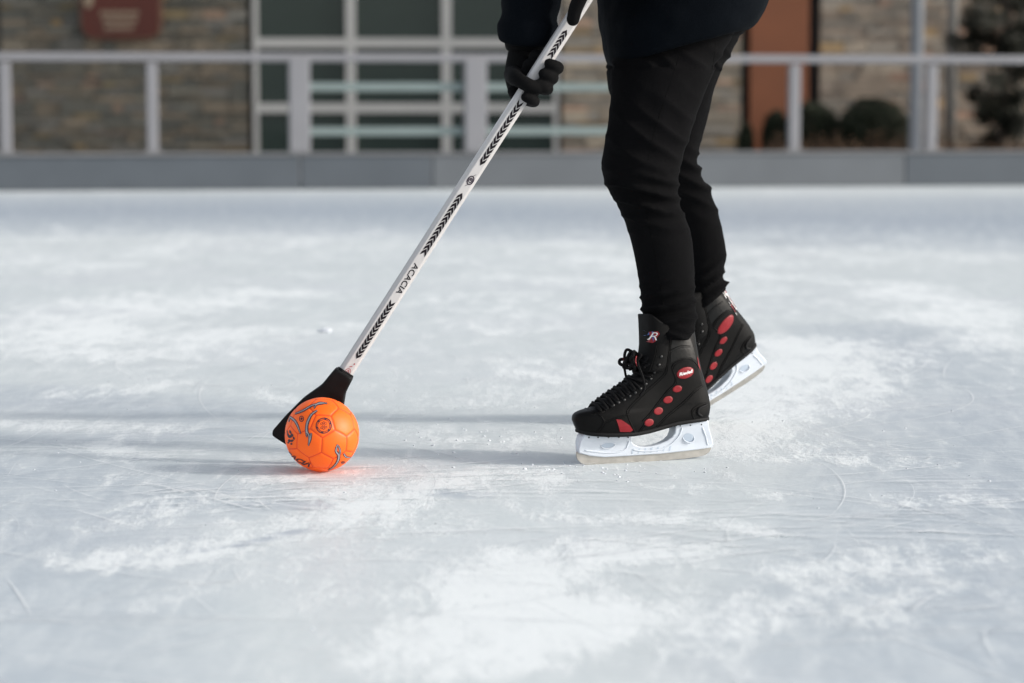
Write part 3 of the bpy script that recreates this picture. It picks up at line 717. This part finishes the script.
def bump_(cx, cz, a, b, rot, s, h=.0016):
    """slightly domed inset badge"""
    V, F = [], []; n = 26
    for k, (f_, hh) in enumerate(((1.0, 0), (.96, .7), (.85, 1), (.5, 1), (.02, 1))):
        for p in ell2(cx, cz, a*f_, b*f_, rot, n): V.append(pside(p, s, None, .0003+h*hh))
    for k in range(4):
        for j in range(n): F.append((k*n+j, k*n+(j+1) % n, (k+1)*n+(j+1) % n, (k+1)*n+j))
    return V, F
def make_skate(M, badge_txt, outer):
    MW = M
    root_i = person.matrix_parent_inverse if False else None
    def ob(name, vf, mat, par, smooth=True):
        o = mesh_obj(name, vf, mat, None if par is None else par, smooth); return o
    sk = bpy.data.objects.new('ice_skate', bpy.data.meshes.new('ice_skate'))
    me_ = bpy.data.meshes.new('ice_skate'); me_.from_pydata([tuple(v) for v in BOOT[0]], [], BOOT[1]); me_.materials.append(MAT['leather'])
    me_.polygons.foreach_set('use_smooth', [True]*len(me_.polygons)); me_.update()
    sk.data = me_; COL.objects.link(sk); sk.parent = person; sk.matrix_parent_inverse = Matrix.Translation(-Vector(person.location)); sk.matrix_basis = MW
    # panels and stitching lines, both sides
    lines = []; pan = []
    for s in (-1, 1):
        for pl in ([(290,525),(255,450),(262,415),(330,350),(400,290),(430,250),(440,180),(490,150),(540,150)], [(320,470),(360,430),(430,345),(470,300),(455,240),(480,215),(540,205),(580,240)],
                   [(385,495),(430,450),(500,395),(560,340),(600,318)], [(130,520),(155,470),(120,430),(90,420)], [(155,475),(205,455),(262,440)], [(560,470),(545,430),(575,405),(618,398)], [(300,525),(330,480)],
                   [(110,418),(200,372),(290,318),(345,270),(375,200),(385,150)], [(440,180),(445,120),(452,60)]):
            lines.append(sline(pl, s))
            lines.append(sline([(x+5, y+6) for x, y in pl], s, .0005, .0007))
        P_ = [zl(*p) for p in ((330,475),(362,432),(432,348),(472,300),(458,245),(482,218),(540,208),(578,245),(596,316),(556,340),(498,392),(428,447),(385,492))]
        pan.append(decal(poly2(P_), s, .0005))
        P_ = [zl(*p) for p in ((292,520),(258,450),(266,418),(200,375),(110,420),(157,472),(205,458),(245,500))]
        pan.append(decal(poly2(P_), s, .0004))
    for q in lines: ob('stitching', q, MAT['leather'], sk)
    for q in pan: ob('side_panel', q, MAT['leather_matte'], sk)
    for s in (-1, 1): ob('ankle_patch', decal(poly2([zl(*p) for p in ((448,222),(452,150),(462,110),(540,112),(556,160),(572,214),(540,198),(490,200),(462,215))]), s, .0007), MAT['patent'], sk)
    # heel counter moulding
    hv = []
    for i, (x, z) in enumerate(((592,452),(575,440),(578,420),(600,410),(616,405))): hv.append(zl(x, z))
    for s in (-1, 1): ob('heel_moulding', tube([pside(p, s, None, .001) for p in hv], .003, 8, 4), MAT['rubber'], sk)
    # badges
    for s in (-1, 1):
        cx, cz = zl(514, 264); rot = 0
        ob('badge', bump_(cx, cz, *((.0225, .0128, R(-9)) if s == outer else (.029, .0145, R(-16))), s), MAT['red'], sk)
        t = text_mesh(badge_txt, .0100, .0003, 1.25, .2)
        tv = []
        k = -1 if s > 0 else 1      # mirrored so that it reads correctly on either side
        # local x runs toward the toe; camera-side reading goes heelward
        for p in t[0]:
            u_ = p.x*1.0; w_ = p.y; ca, sa = math.cos(R(9)), math.sin(R(9)); uu = u_*ca-w_*sa; ww = u_*sa+w_*ca
            tv.append(Vector((cx-uu*(1 if s == SIDE else -1), cz+ww, 0)))
        if s == outer: ob('badge_lettering', decal((tv, t[1]), s, .0024, .01), MAT['white_letter'], sk, False)
        for q in ((478,333,.0118,.0078),(437,380,.0118,.0082),(393,428,.0118,.0085),(350,477,.0118,.0085)):
            cx2, cz2 = zl(q[0], q[1]); ob('red_dot', bump_(cx2, cz2, q[2], q[3], R(-4), s, .0012), MAT['red'], sk)
        tri = [zl(*p) for p in ((204,462),(226,464),(262,488),(278,508),(268,516),(222,516))]
        ob('red_flash', decal(poly2(tri), s, .0012, .005), MAT['red'], sk)
        # heel badge
        if s == outer: ob('heel_badge', decal(poly2([(.010,.203),(.019,.209),(.024,.228),(.018,.236)]), s, .0012, .004), MAT['red'], sk)
        if s != outer:
            pass
        hb = [(.016,.200),(.028,.206),(.036,.236),(.040,.262),(.028,.240)]
        if s != outer: ob('heel_badge', decal(poly2(hb), s, .0012, .004), MAT['white_letter'], sk)
        hb2 = [(.020,.206),(.027,.210),(.033,.235),(.036,.252),(.030,.238)]
        if s != outer: ob('heel_badge', decal(poly2([(.032,.254),(.044,.259),(.043,.277),(.034,.282)]), s, .0012, .004), MAT['white_letter'], sk); ob('heel_badge_centre', decal(poly2([(.0345,.259),(.041,.262),(.0405,.273)]), s, .002, .004), MAT['red'], sk)
        if s != outer: ob('heel_badge_centre', decal(poly2(hb2), s, .0020, .004), MAT['red'], sk)
    # tongue and its emblem
    tg = ob('tongue', TONG, MAT['tongue'], sk)
    for s in (-1, 1):
        if s != outer: continue
        cx, cz = zl(360, 112); f = 1 if s == SIDE else -1; cx -= .007
        A_ = lambda pts: [(cx-f*a, cz+b) for a, b in pts]
        ob('emblem_wing', decal(poly2(A_([(-.021,.012),(-.004,.0105),(-.006,.000),(-.009,-.011),(-.013,-.001)])), s, .0013, .004), MAT['blue_print'], sk)
        ob('emblem_flame', decal(poly2(A_([(-.004,.0105),(.010,.012),(.014,.006),(.009,.000),(.006,-.010),(.001,-.014),(-.008,-.012),(-.003,-.002)])), s, .0013, .004), MAT['red'], sk)
        t = text_mesh('R', .026, -.0003, 1.05, .35)
        ob('emblem', decal(([Vector((cx-(p.x+.0005)*f, cz+p.y, 0)) for p in t[0]], t[1]), s, .0022, .008), MAT['white_letter'], sk, False)
    # eyelets
    ey = []; insN = Vector((.55, 0, .83)).normalized()
    epts = [(170,392),(192,380),(216,368),(240,352),(264,337),(288,320),(312,300),(334,278),(350,250),(362,215),(372,180)]
    for s in (-1, 1):
        for p in epts:
            q = pside(zl(p[0]+32, p[1]+14), s, None, .0008); ey.append(ellipsoid(q, .0032, .0018, .0032, None, 10))
    for q in ey: ob('eyelet', q, MAT['metal_dark'], sk)
    # laces
    global ZSH, ZSZ
    sh0 = (ZSH, ZSZ); ZSH = ZSZ = 0
    lc = []
    lp = [(118,402),(142,386),(168,372),(192,358),(217,342),(241,326),(264,308),(284,288),(300,262),(312,232)]
    for i, p in enumerate(lp):
        x0, z0 = zl(*p)
        nn = Vector((.5, 0, .86)) if i < 7 else Vector((.93, 0, .35)); nn.normalize()
        for sgn in (-1, 1):
            pts = []
            for k in range(9):
                y = -.034+.068*k/8; sh_ = (y/.034)*.006*sgn
                o_ = Vector((x0+sh_, y, z0))+nn*.06-Vector((nn.z, 0, -nn.x))*sh_*0; h_ = tbvh.ray_cast(o_, -nn)
                if h_[0] is not None and (h_[0]-Vector((x0, y, z0))).length < .045: pts.append(h_[0]+nn*(.0028+.001*sgn))
            if len(pts) > 3: lc.append(tube(pts, .0036, 7, 2))
    rr2 = random.Random(4)
    kx, kz = zl(300, 215)
    for i in range(15):
        a = rr2.uniform(-.9, 1.1); L = rr2.uniform(.018, .034); s = rr2.choice((-1, 1)); y0 = rr2.uniform(-.03, .03)
        c0_ = Vector((kx-.004+rr2.uniform(-.01,.008), y0, kz+rr2.uniform(-.018, .022))); d1 = Vector((math.cos(a)*.5, s*.75, math.sin(a)*.8)).normalized(); d2 = Vector((.55, 0, -.75))
        lc.append(tube([c0_, c0_+d1*L*.6+d2*.002, c0_+d1*L+d2*.010, c0_+d1*L*.8+d2*.018, c0_+d2*.012, c0_+d1*(-L*.3)], .0038, 7, 5))
    for s in (-1, 1):
        lc.append(tube([Vector((kx, s*.012, kz)), Vector((kx+.012, s*.040, kz-.004)), Vector((kx+.006, s*.050, kz-.03)), Vector((kx+.002, s*.050, kz-.055)), Vector((kx+.012, s*.049, kz-.07))], .0028, 7, 6))
        lc.append(tube([Vector((kx+.003, s*.010, kz+.018)), Vector((kx+.014, s*.02, kz+.024)), Vector((kx+.018, s*.024, kz+.006)), Vector((kx+.012, s*.02, kz-.016))], .0034, 7, 6))
    ob('lace', merge(lc), MAT['lace'], sk)
    rp = [tube([Vector((kx+.012, s*.030, kz+.014)), Vector((kx+.016, s*.034, kz+.004)), Vector((kx+.013, s*.036, kz-.006))], .0014, 6, 3) for s in (-1, 1)]
    for q in rp: ob('lace_fleck', q, MAT['red'], sk)
    # outsole
    so_r = []
    for k, dz in enumerate((-.0042, -.0028, .002, .0045)):
        rg = slice_(.055, .0022 if k in (1, 2) else .0008); so_r.append([Vector((p.x, p.y*1.03, p.z+dz)) for p in rg])
    ob('outsole', loft(so_r), MAT['rubber'], sk)
    # holder
    out = [zl(*p) for p in ((44,604),(41,592),(45,560),(52,543),(64,522),(120,522),(200,524),(255,524),(260,546),(264,562),(274,574),(296,584),(325,586),(360,583),(394,573),(424,559),(445,541),(457,520),(460,482),(470,480),(530,472),(597,467),(601,500),(612,530),(624,558),(627,572),(622,580),(560,590),(400,607),(250,616),(150,621),(90,615))]
    holes = [[zl(x_, y_) for x_, y_ in ell2(162, 574, 30, 13, 0, 24)], [zl(x_, y_) for x_, y_ in ell2(516, 541, 27, 20, -.5, 24)]]
    vf = curve_mesh([out], .0065, .0028, 3)
    hv = []
    for p in vf[0]:
        t_ = sstep(.03, .075, p.y); hv.append(Vector((p.x, p.z*(1+1.15*t_), p.y)))
    hol = ob('blade_holder', (hv, vf[1]), MAT['holder'], sk)
    # recesses and ribs
    rec = []
    for s in (-1, 1):
        for e, (ex_, ez_, a_, b_, ro_) in enumerate(((162,574,.0165,.0070,0), (516,541,.0150,.0105,.45))):
            c = zl(ex_, ez_); yb = s*(.0093*(1+1.15*sstep(.03, .075, c[1])))+s*.0012
            pts = ell2(c[0], c[1], a_, b_, ro_, 24)
            rec.append(tube([Vector((p[0], yb-s*.0012, p[1])) for p in pts+pts[:1]], .0014, 6, 1, False))
    for q in rec: ob('holder_ring', q, MAT['holder'], sk)
    rec = []
    for s in (-1, 1):
        for e, (ex_, ez_, a_, b_, ro_) in enumerate(((162,574,.0155,.0060,0), (516,541,.0140,.0095,.45))):
            c = zl(ex_, ez_); yb = s*(.0093*(1+1.15*sstep(.03, .075, c[1])))+s*.0006
            V_ = [Vector((p[0], s*(.0093*(1+1.15*sstep(.03, .075, p[1]))+.0005), p[1])) for p in ell2(c[0], c[1], a_, b_, ro_, 24)]; rec.append((V_, [tuple(range(24))]))
        for i in range(7):
            xc = 268+i*27.5; zc = 602-i*2.2
            q = [zl(*p) for p in ((xc-2,zc+11),(xc+3,zc+10),(xc+8,zc-6),(xc+9,zc-12),(xc+1,zc-10))]
            rec.append(([Vector((p[0], s*(.0093+.0006), p[1])) for p in q], [tuple(range(5))]))
    for q in rec: ob('holder_recess', q, MAT['holder_rib'], sk, False)
    rv = []
    for s in (-1, 1):
        for xz_ in (75, 115, 160, 205, 245, 475, 520, 570):
            c = zl(xz_, 536 if xz_ < 300 else 487-(xz_-475)*.06); rv.append(ellipsoid(Vector((c[0], s*.0190, c[1]-.001)), .0020, .0024, .0016, None, 10))
    for q in rv: ob('rivet', q, MAT['metal_dark'], sk)
    for s in (-1, 1):
        for pl in ([(66,596),(150,606),(215,602),(243,588),(252,556)], [(276,594),(330,600),(395,592),(440,570),(470,535),(482,500)], [(604,572),(592,535),(574,498)]):
            pts = [Vector((*zl(*p), 0)) for p in pl]
            ob('holder_ridge', tube([Vector((p.x, s*.0090*(1+1.15*sstep(.03, .075, p.y)), p.y)) for p in catmull(pts, 5)], .0022, 8, 1), MAT['holder'], sk)
    # steel runner
    st_ = [(.321,.033),(.3215,.024),(.319,.016),(.311,.008),(.299,.0030),(.28,.0006),(.24,0),(.12,0),(.06,.0004),(.03,.002),(.010,.0055),(.0015,.011),(-.0035,.019),(-.003,.0300),(.05,.0260),(.12,.0230),(.2,.0220),(.28,.0255)]
    vf = curve_mesh([st_], .0016, .0004, 1); ob('blade', ([Vector((p.x, p.z, p.y)) for p in vf[0]], vf[1]), MAT['steel'], sk, False)
    ZSH, ZSZ = sh0
    return sk
def frame(origin, yaw, pitch, roll=0):
    f = Vector((-math.cos(pitch)*math.cos(yaw), -math.cos(pitch)*math.sin(yaw), -math.sin(pitch)))
    u = Vector((-math.sin(pitch)*math.cos(yaw), -math.sin(pitch)*math.sin(yaw), math.cos(pitch))); l = u.cross(f)
    M = Matrix((f, l, u)).transposed().to_4x4(); M = M @ Matrix.Rotation(roll, 4, 'X'); M.translation = origin; return M
# local +y = u x f ; find which local side looks at the camera
Mf = frame(Vector((.4375, 5.305, .003)), R(20), R(1.2), 0)
SIDE = 1 if (Mf.to_3x3() @ Vector((0, 1, 0))).y < 0 else -1
sk1 = make_skate(Mf @ Matrix.Scale(.985, 4), 'Riedell', SIDE)
Mr = frame(Vector((.634, 6.0, .118)), R(20), R(28), -SIDE*R(15))
sk2 = make_skate(Mr @ Matrix.Scale(1.02, 4), 'Riedell', -SIDE)

# ------------------------------------------------------------------ rink barrier
BL = G(0, 191.3); BRt = G(1024, 185.6); bdv = (BRt-BL).normalized(); bn = Vector((bdv.y, -bdv.x, 0))  # toward the rink
def bx_at(px):   # distance along the barrier where an image column falls
    r = ray(px, 150); # solve BL + t*bdv on the vertical plane through the column
    k = r.x/r.y; return (k*BL.y-BL.x)/(bdv.x-k*bdv.y)
def bbox(t0, t1, n0, n1, z0, z1, bev=0):
    vf = box(t0, t1, n0, n1, z0, z1, bev); M = Matrix((bdv, -bn, Vector((0,0,1)))).transposed().to_4x4(); M.translation = BL; return xform(vf, M)
bar = empty('rink_barrier', tuple(BL), 'long low grey rink barrier with pale posts and a continuous top rail', 'barrier')
t300, t476, t640 = bx_at(300), bx_at(476), bx_at(640)
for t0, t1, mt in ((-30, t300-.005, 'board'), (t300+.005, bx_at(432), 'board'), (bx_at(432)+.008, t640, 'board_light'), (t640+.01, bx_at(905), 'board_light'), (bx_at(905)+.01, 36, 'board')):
    mesh_obj('kickboard', bbox(t0, t1, 0, .10, 0, .315, .012), MAT[mt], bar, False)
mesh_obj('cap_rail', bbox(-30, 36, -.02, .13, .317, .342, .008), MAT['cap'], bar, False)
mesh_obj('top_rail', merge([bbox(-30, 36, .02, .09, 1.175, 1.252, .02)]), MAT['rail'], bar, False)
psts = [(bx_at(x), .050) for x in (6, 153, 795, 932, 640)]+[(bx_at(5)-1.45*i, .062) for i in range(1, 12)]+[(bx_at(932)+1.45*i, .062) for i in range(1, 17)]
for t, w in psts: mesh_obj('post', bbox(t-w, t+w, .0, .11, .343, 1.163, .01), MAT['rail'], bar, False)
for t, w in psts: mesh_obj('post_foot', bbox(t-w-.035, t+w+.035, -.01, .12, .343, .356, .003), MAT['cap'], bar, False)
gate = empty('rink_gate', tuple(BL+bdv*t300), 'rink gate of two frosted pale green rails between wide posts, behind the stick', 'gate')
for t, w in ((t300, .095), (t476, .102)): mesh_obj('gate_post', bbox(t-w, t+w, -.03, .125, .345, 1.20, .012), MAT['rail'], gate, False)
for z0, z1 in ((.905, .985), (.495, .575)): mesh_obj('gate_rail', bbox(t300+.09, bx_at(612), .05, .08, z0, z1, .008), MAT['mint'], gate, False)

# ------------------------------------------------------------------ ground behind the barrier
def sheet(x0, x1, y0, y1, z): return [Vector((x0,y0,z)), Vector((x1,y0,z)), Vector((x1,y1,z)), Vector((x0,y1,z))], [(0,1,2,3)]
Mg = M_('ground'); v = Mg.obj(); n = Mg.noise(v, 1.2, 6, .6)
Mg.set(Base_Color=Mg.mix(Mg.smooth(n, .42, .6), (.12,.105,.09), (.26,.25,.24)), Roughness=.9); Mg.bump(n, .5, .03)
o = mesh_obj('ground', sheet(-400, 400, -300, 500, -.06), Mg.m, smooth=False); tag(o, 'grey brown winter ground beyond the rink', kind='structure')
o = mesh_obj('paving', ([BL-bdv*25-bn*.25+Vector((0,0,.05)), BL+bdv*36-bn*.25+Vector((0,0,.05)), Vector((34,32.5,.05)), Vector((-30,32.5,.05))], [(0,1,2,3)]), Mg.m, smooth=False); tag(o, 'grey paved strip between the barrier and the building', kind='structure')

# ------------------------------------------------------------------ building
FY = 30.0
def bX(px, d=FY): return (px-512)/FPX*d*1.0
def bZ(py, d=FY): return P(512, py, d).z
bld = empty('stone_building', (0, FY, 0), 'stone clad building with a grid of dark windows and rust coloured panel', 'building')
def stone_wall(x0, x1, z0, z1, y, pal, seed, depth=.03):
    r = random.Random(seed); V, F, Cc = [], [], []
    z = z0
    while z < z1-.02:
        h = r.choice((.04, .055, .07, .09, .12))*r.uniform(.85, 1.15); h = min(h, z1-z); x = x0
        while x < x1-.001:
            w = r.uniform(.10, .42); w = min(w, x1-x)
            if x1-(x+w) < .08: w = x1-x
            dp = r.uniform(0, depth); b = len(V); g = .004
            vs, fs = box(x+g, x+w-g, y-.02-dp, y+.2, z+g, z+h-g)
            V += vs; F += [tuple(i+b for i in f) for f in fs]
            q = r.random(); c = r.choice(pal); k = r.uniform(.78, 1.22)
            if q < .05: c = (c[0]*1.35, c[1]*1.12, c[2]*.78)
            elif q < .10: c = (c[0]*1.35, c[1]*1.08, c[2]*1.0)
            elif q < .13: c = (c[0]*1.3, c[1]*1.28, c[2]*1.25)
            Cc += [(c[0]*k, c[1]*k, c[2]*k, 1)]*len(vs); x += w
        z += h
    return V, F, Cc
ms = M_('ledge_stone'); ca = ms.n('Attribute', _attribute_name='tone'); v = ms.obj(); n = ms.noise(v, 9, 8, .7)
ms.set(Base_Color=ms.mix(1.0, ca.outputs['Color'], ms.mix(n, (.78,.78,.79), (1.72,1.68,1.62)), 'MULTIPLY'), Roughness=.9); ms.bump(n, .6, .02)
mm = simple('mortar', (.07, .065, .06), .9)
dark_pal = [(.100,.096,.080),(.120,.108,.086),(.085,.086,.076),(.135,.115,.088),(.110,.108,.098)]
tan_pal = [(.235,.205,.165),(.275,.235,.185),(.205,.185,.155),(.30,.26,.205),(.24,.22,.19)]
mid_pal = [(.235,.195,.160),(.275,.225,.180),(.195,.175,.150),(.30,.255,.205),(.24,.215,.185)]
def wall(x0, x1, z0, z1, pal, seed):
    V, F, Cc = stone_wall(x0, x1, z0, z1, FY, pal, seed)
    o = mesh_obj('stone_wall', (V, F), ms.m, bld, False); a = o.data.color_attributes.new('tone', 'FLOAT_COLOR', 'POINT')
    a.data.foreach_set('color', [c for q in Cc for c in q]); return o
ZT = 4.6
wall(bX(5), bX(250), 0, ZT, dark_pal, 1)
wall(-16, bX(-70), 0, ZT, dark_pal, 2)
wall(bX(562), bX(740), 0, ZT, tan_pal, 3)
wall(bX(818), 12, 0, ZT, mid_pal, 4)
mesh_obj('backing_wall', merge([box(-16, bX(250), FY+.1, FY+.5, 0, ZT), box(bX(562), bX(741), FY+.1, FY+.5, 0, ZT), box(bX(815), 12, FY+.1, FY+.5, 0, ZT)]), mm, bld, False)
mesh_obj('roof', box(-16.5, 12.5, FY-.5, FY+9, ZT, ZT+.35, .02), MAT['dark_gap'], bld, False)
mesh_obj('side_wall', merge([box(-16, -15.7, FY+.5, FY+8.5, 0, ZT), box(11.7, 12, FY+.5, FY+8.5, 0, ZT), box(-15.7, 11.7, FY+8.2, FY+8.5, 0, ZT)]), mm, bld, False)
mesh_obj('dark_opening', box(bX(-68), bX(4), FY+.12, FY+.2, 0, ZT), MAT['dark_gap'], bld, False)
# window grid
cols_ = [bX(255), bX(352), bX(447), bX(558)]; rows_ = [.12, bZ(108), bZ(43), bZ(43)+1.35, ZT-.1]
fw_ = .058
for i in range(3):
    for j in range(len(rows_)-1):
        x0, x1, z0, z1 = cols_[i], cols_[i+1], rows_[j], rows_[j+1]
        win = mesh_obj('window', merge([box(x0, x0+fw_, FY-.05, FY+.06, z0, z1), box(x1-fw_, x1, FY-.05, FY+.06, z0, z1), box(x0+fw_, x1-fw_, FY-.048, FY+.058, z0, z0+fw_), box(x0+fw_, x1-fw_, FY-.048, FY+.058, z1-fw_, z1)]), MAT['frame'], bld, False)
        mesh_obj('pane', box(x0+fw_-.01, x1-fw_+.01, FY+.0, FY+.02, z0+fw_-.01, z1-fw_+.01), MAT['glass'], win, False)
mesh_obj('window_base', box(bX(250), bX(562), FY-.02, FY+.3, 0, .118), MAT['frame'], bld, False)
# rust coloured panel standing in a dark recess
mesh_obj('recess', box(bX(740)+.002, bX(818)-.002, FY+.25, FY+.3, 0, ZT), MAT['dark_gap'], bld, False)
mesh_obj('rust_panel', box(bX(748), bX(806), FY-.06, FY+.2, 0, ZT-.01, .01), MAT['copper'], bld, False)
# sign
sg = empty('wall_sign', (bX(125), FY-.08, bZ(20)), 'dark red wall sign with cut corners, cream border and faded lettering', 'sign')
sx0, sx1, sz0, sz1 = bX(85), bX(166), bZ(40), bZ(-34); ch = .16
def signpoly(g): return [(sx0+ch, sz0+g), (sx1-ch, sz0+g), (sx1-ch*.4, sz0+ch*.35+g*.6), (sx1-g, sz0+ch), (sx1-g, sz1-ch), (sx1-ch*.4, sz1-ch*.35-g*.6), (sx1-ch, sz1-g), (sx0+ch, sz1-g), (sx0+ch*.4, sz1-ch*.35-g*.6), (sx0+g, sz1-ch), (sx0+g, sz0+ch), (sx0+ch*.4, sz0+ch*.35+g*.6)]
def flat(vf, y): return [Vector((p.x, y-p.z, p.y)) for p in vf[0]], vf[1]
mesh_obj('border', flat(curve_mesh([signpoly(0)], .02, .004), FY-.09), MAT['sign_border'], sg, False)
mesh_obj('face', flat(curve_mesh([signpoly(.035)], .02, .002), FY-.102), MAT['sign_red'], sg, False)
lt = []
for i, (zz, ww, hh) in enumerate(((bZ(13.5), .46, .060), (bZ(20.5), .40, .066), (bZ(28), .36, .060), (bZ(-12), .5, .10))):   # blurred, illegible lines: rows of short strokes
    r = random.Random(i); x = bX(124)-ww/2
    while x < bX(124)+ww/2:
        w = r.uniform(.018, .030); lt.append(box(x, x+w, FY-.128, FY-.1245, zz-hh/2*r.uniform(.75, 1), zz+hh/2*r.uniform(.75, 1))); x += w+.009
    mesh_obj('lettering', merge(lt), MAT['sign_cream'], sg, False); lt = []
mesh_obj('crest', flat(curve_mesh([ell2(bX(94), bZ(1), .055, .085)], .004, .001), FY-.128), MAT['sign_cream'], sg, False)

# poles
def pole(px, d, w, mt, name, label, cat, h):
    X = (px-512)/FPX*d; e = empty(name, (X, d, 0), label, cat)
    mesh_obj('shaft', tube([(X, d, 0), (X, d, h)], w, 18, 1, False), mt, e); mesh_obj('base_plate', box(X-w*2, X+w*2, d-w*2, d+w*2, .0, .03, .005), mt, e, False)
    return X, e
X, e = pole(914, 27.0, .072, MAT['pole'], 'lamp_post', 'thick blue grey steel lamp post beside the round shrub', 'lamp post', 5.2)
mesh_obj('lamp_head', box(X-.55, X+.1, 26.85, 27.15, 5.2, 5.32, .03), MAT['pole'], e, False)
X, e = pole(949, 29.0, .062, MAT['pole_pale'], 'downpipe', 'thin pale drainpipe standing against the stone wall by the evergreen', 'drainpipe', 4.5)
mesh_obj('hopper', box(X-.14, X+.14, 28.88, 29.12, 4.3, 4.52, .02), MAT['pole_pale'], e, False)

# ------------------------------------------------------------------ greenery
def leafmat(name, c1, c2):
    m = M_(name); v = m.obj(); n = m.noise(v, 5, 3); g = m.n('NewGeometry').outputs['Random Per Island']
    m.set(Base_Color=m.mix(m.math('MULTIPLY', m.math('ADD', n, g), .5), c1, c2), Roughness=.6, Specular_IOR_Level=.25); return m.m
Mev = leafmat('evergreen', (.006,.007,.005), (.026,.027,.017)); Msh = leafmat('shrub_leaf', (.010,.014,.009), (.046,.056,.032)); Mdry = leafmat('dry_leaf', (.05,.03,.018), (.14,.085,.05))
def leaves(n, fn, size, seed):
    r = random.Random(seed); V, F = [], []
    for i in range(n):
        p = fn(r)
        if p is None: continue
        a = Vector((r.gauss(0,1), r.gauss(0,1), r.gauss(0,1))).normalized(); b = a.orthogonal().normalized(); s = size*r.uniform(.6, 1.4); k = len(V)
        V += [p-a*s, p+b*s*.35, p+a*s, p-b*s*.35]; F.append((k, k+1, k+2, k+3))
    return V, F
def shrub(px, pxw, ztop, d, label, seed, n=5200):
    X = (px-512)/FPX*d; rx = pxw/2/FPX*d; e = empty('round_shrub', (X, d, 0), label, 'shrub', 'clipped shrubs by the building')
    def fn(r):
        u = Vector((r.gauss(0,1), r.gauss(0,1), r.gauss(0,1))).normalized(); q = (1-.35*r.random()**2)*(1+.10*noise.noise(u*3+Vector((seed,0,0))))
        z = ztop*.52+u.z*q*ztop*.5
        return Vector((X+u.x*q*rx, d+u.y*q*rx*.8, max(.03, z)))
    mesh_obj('foliage', leaves(n, fn, .035, seed), Msh, e, False)
    mesh_obj('inner_branches', merge([tube([(X, d, 0), (X+rx*.4*math.cos(a), d+rx*.3*math.sin(a), ztop*.4), (X+rx*.7*math.cos(a), d+rx*.5*math.sin(a), ztop*.72)], [.02,.012,.005], 6, 3) for a in [i*.9 for i in range(7)]]+[ellipsoid(Vector((X, d, ztop*.5)), rx*.7, rx*.55, ztop*.36, None, 16)]), MAT['bark'], e)
shrub(872, 72, bZ(99, 28.8), 28.8, 'dense round dark shrub next to the steel lamp post', 3)
shrub(812, 54, bZ(104, 29.1), 29.1, 'dark shrub in front of the rust panel, behind a barrier post', 6)
shrub(775, 28, bZ(112, 29.3), 29.3, 'small dark shrub at the left foot of the rust panel', 8, 2600)
shrub(745, 16, bZ(124, 29.2), 29.2, 'low dark shrub beside the skater knee at the wall corner', 9, 1500)
X = (1000-512)/FPX*28; ev = empty('evergreen_tree', (X, 28, 0), 'tall dark loose evergreen tree at the right edge by the stone wall', 'tree')
mesh_obj('trunk', tube([(X, 28, 0), (X+.03, 28, 1.2), (X, 28.02, 3), (X-.02, 28, 4.6)], [.07,.055,.035,.01], 10, 4), MAT['bark'], ev)
whorls = []
r = random.Random(21)
for i in range(95):
    z = r.uniform(.35, 4.5); a = r.uniform(0, 6.28); L = (.66 if z < 1.0 else .78-.10*(z-1))*r.uniform(.5, 1.05)*(.62 if z < .9 else 1); whorls.append((z, a, L))
mesh_obj('branches', merge([tube([(X, 28, z), (X+math.cos(a)*L*.5, 28+math.sin(a)*L*.5, z+.05), (X+math.cos(a)*L, 28+math.sin(a)*L, z-.03)], [.014,.009,.003], 5, 2) for z, a, L in whorls]), MAT['bark'], ev)
def fn(r):
    z, a, L = r.choice(whorls); t = r.random()**.6*L; return Vector((X+math.cos(a)*t+r.gauss(0,.05), 28+math.sin(a)*t+r.gauss(0,.05), z+.05*t+r.gauss(0,.055)))
mesh_obj('foliage', leaves(26000, fn, .042, 5), Mev, ev, False)
def fn(r): x = r.uniform(3.0, 7.2); return Vector((x, 28.4+r.gauss(0,.4), .10+abs(r.gauss(0,.12))+.12*max(0, noise.noise(Vector((x*2,0,0))))))
o = mesh_obj('dry_groundcover', leaves(7000, fn, .04, 8), Mdry, smooth=False); tag(o, 'brown dry leaves and low plants along the wall', kind='stuff')
# snow bank pushed behind the barrier
V, F = [], []; nx_, ny_ = 60, 14
for j in range(ny_):
    for i in range(nx_):
        x = 2.0+4.5*i/(nx_-1); t = j/(ny_-1); y = 24.9+(x-5)*.18+2.0*t+.4
        h = .24*math.sin(math.pi*t)**.7*(.62+.5*math.exp(-((x-2.95)/.45)**2)+.25*noise.noise(Vector((x*1.3, t*2, 3))))
        V.append(Vector((x, y, .02+h*1.05*sstep(2.0, 2.5, x)*sstep(6.5, 4.2, x)))); 
for j in range(ny_-1):
    for i in range(nx_-1): k = j*nx_+i; F.append((k, k+1, k+nx_+1, k+nx_))
o = mesh_obj('snow_bank', (V, F), MAT['snow']); tag(o, 'low bank of snow showing above the barrier near the shrubs', 'snow bank')

for o in SC.objects:
    if '_root' in o.keys(): del o['_root']
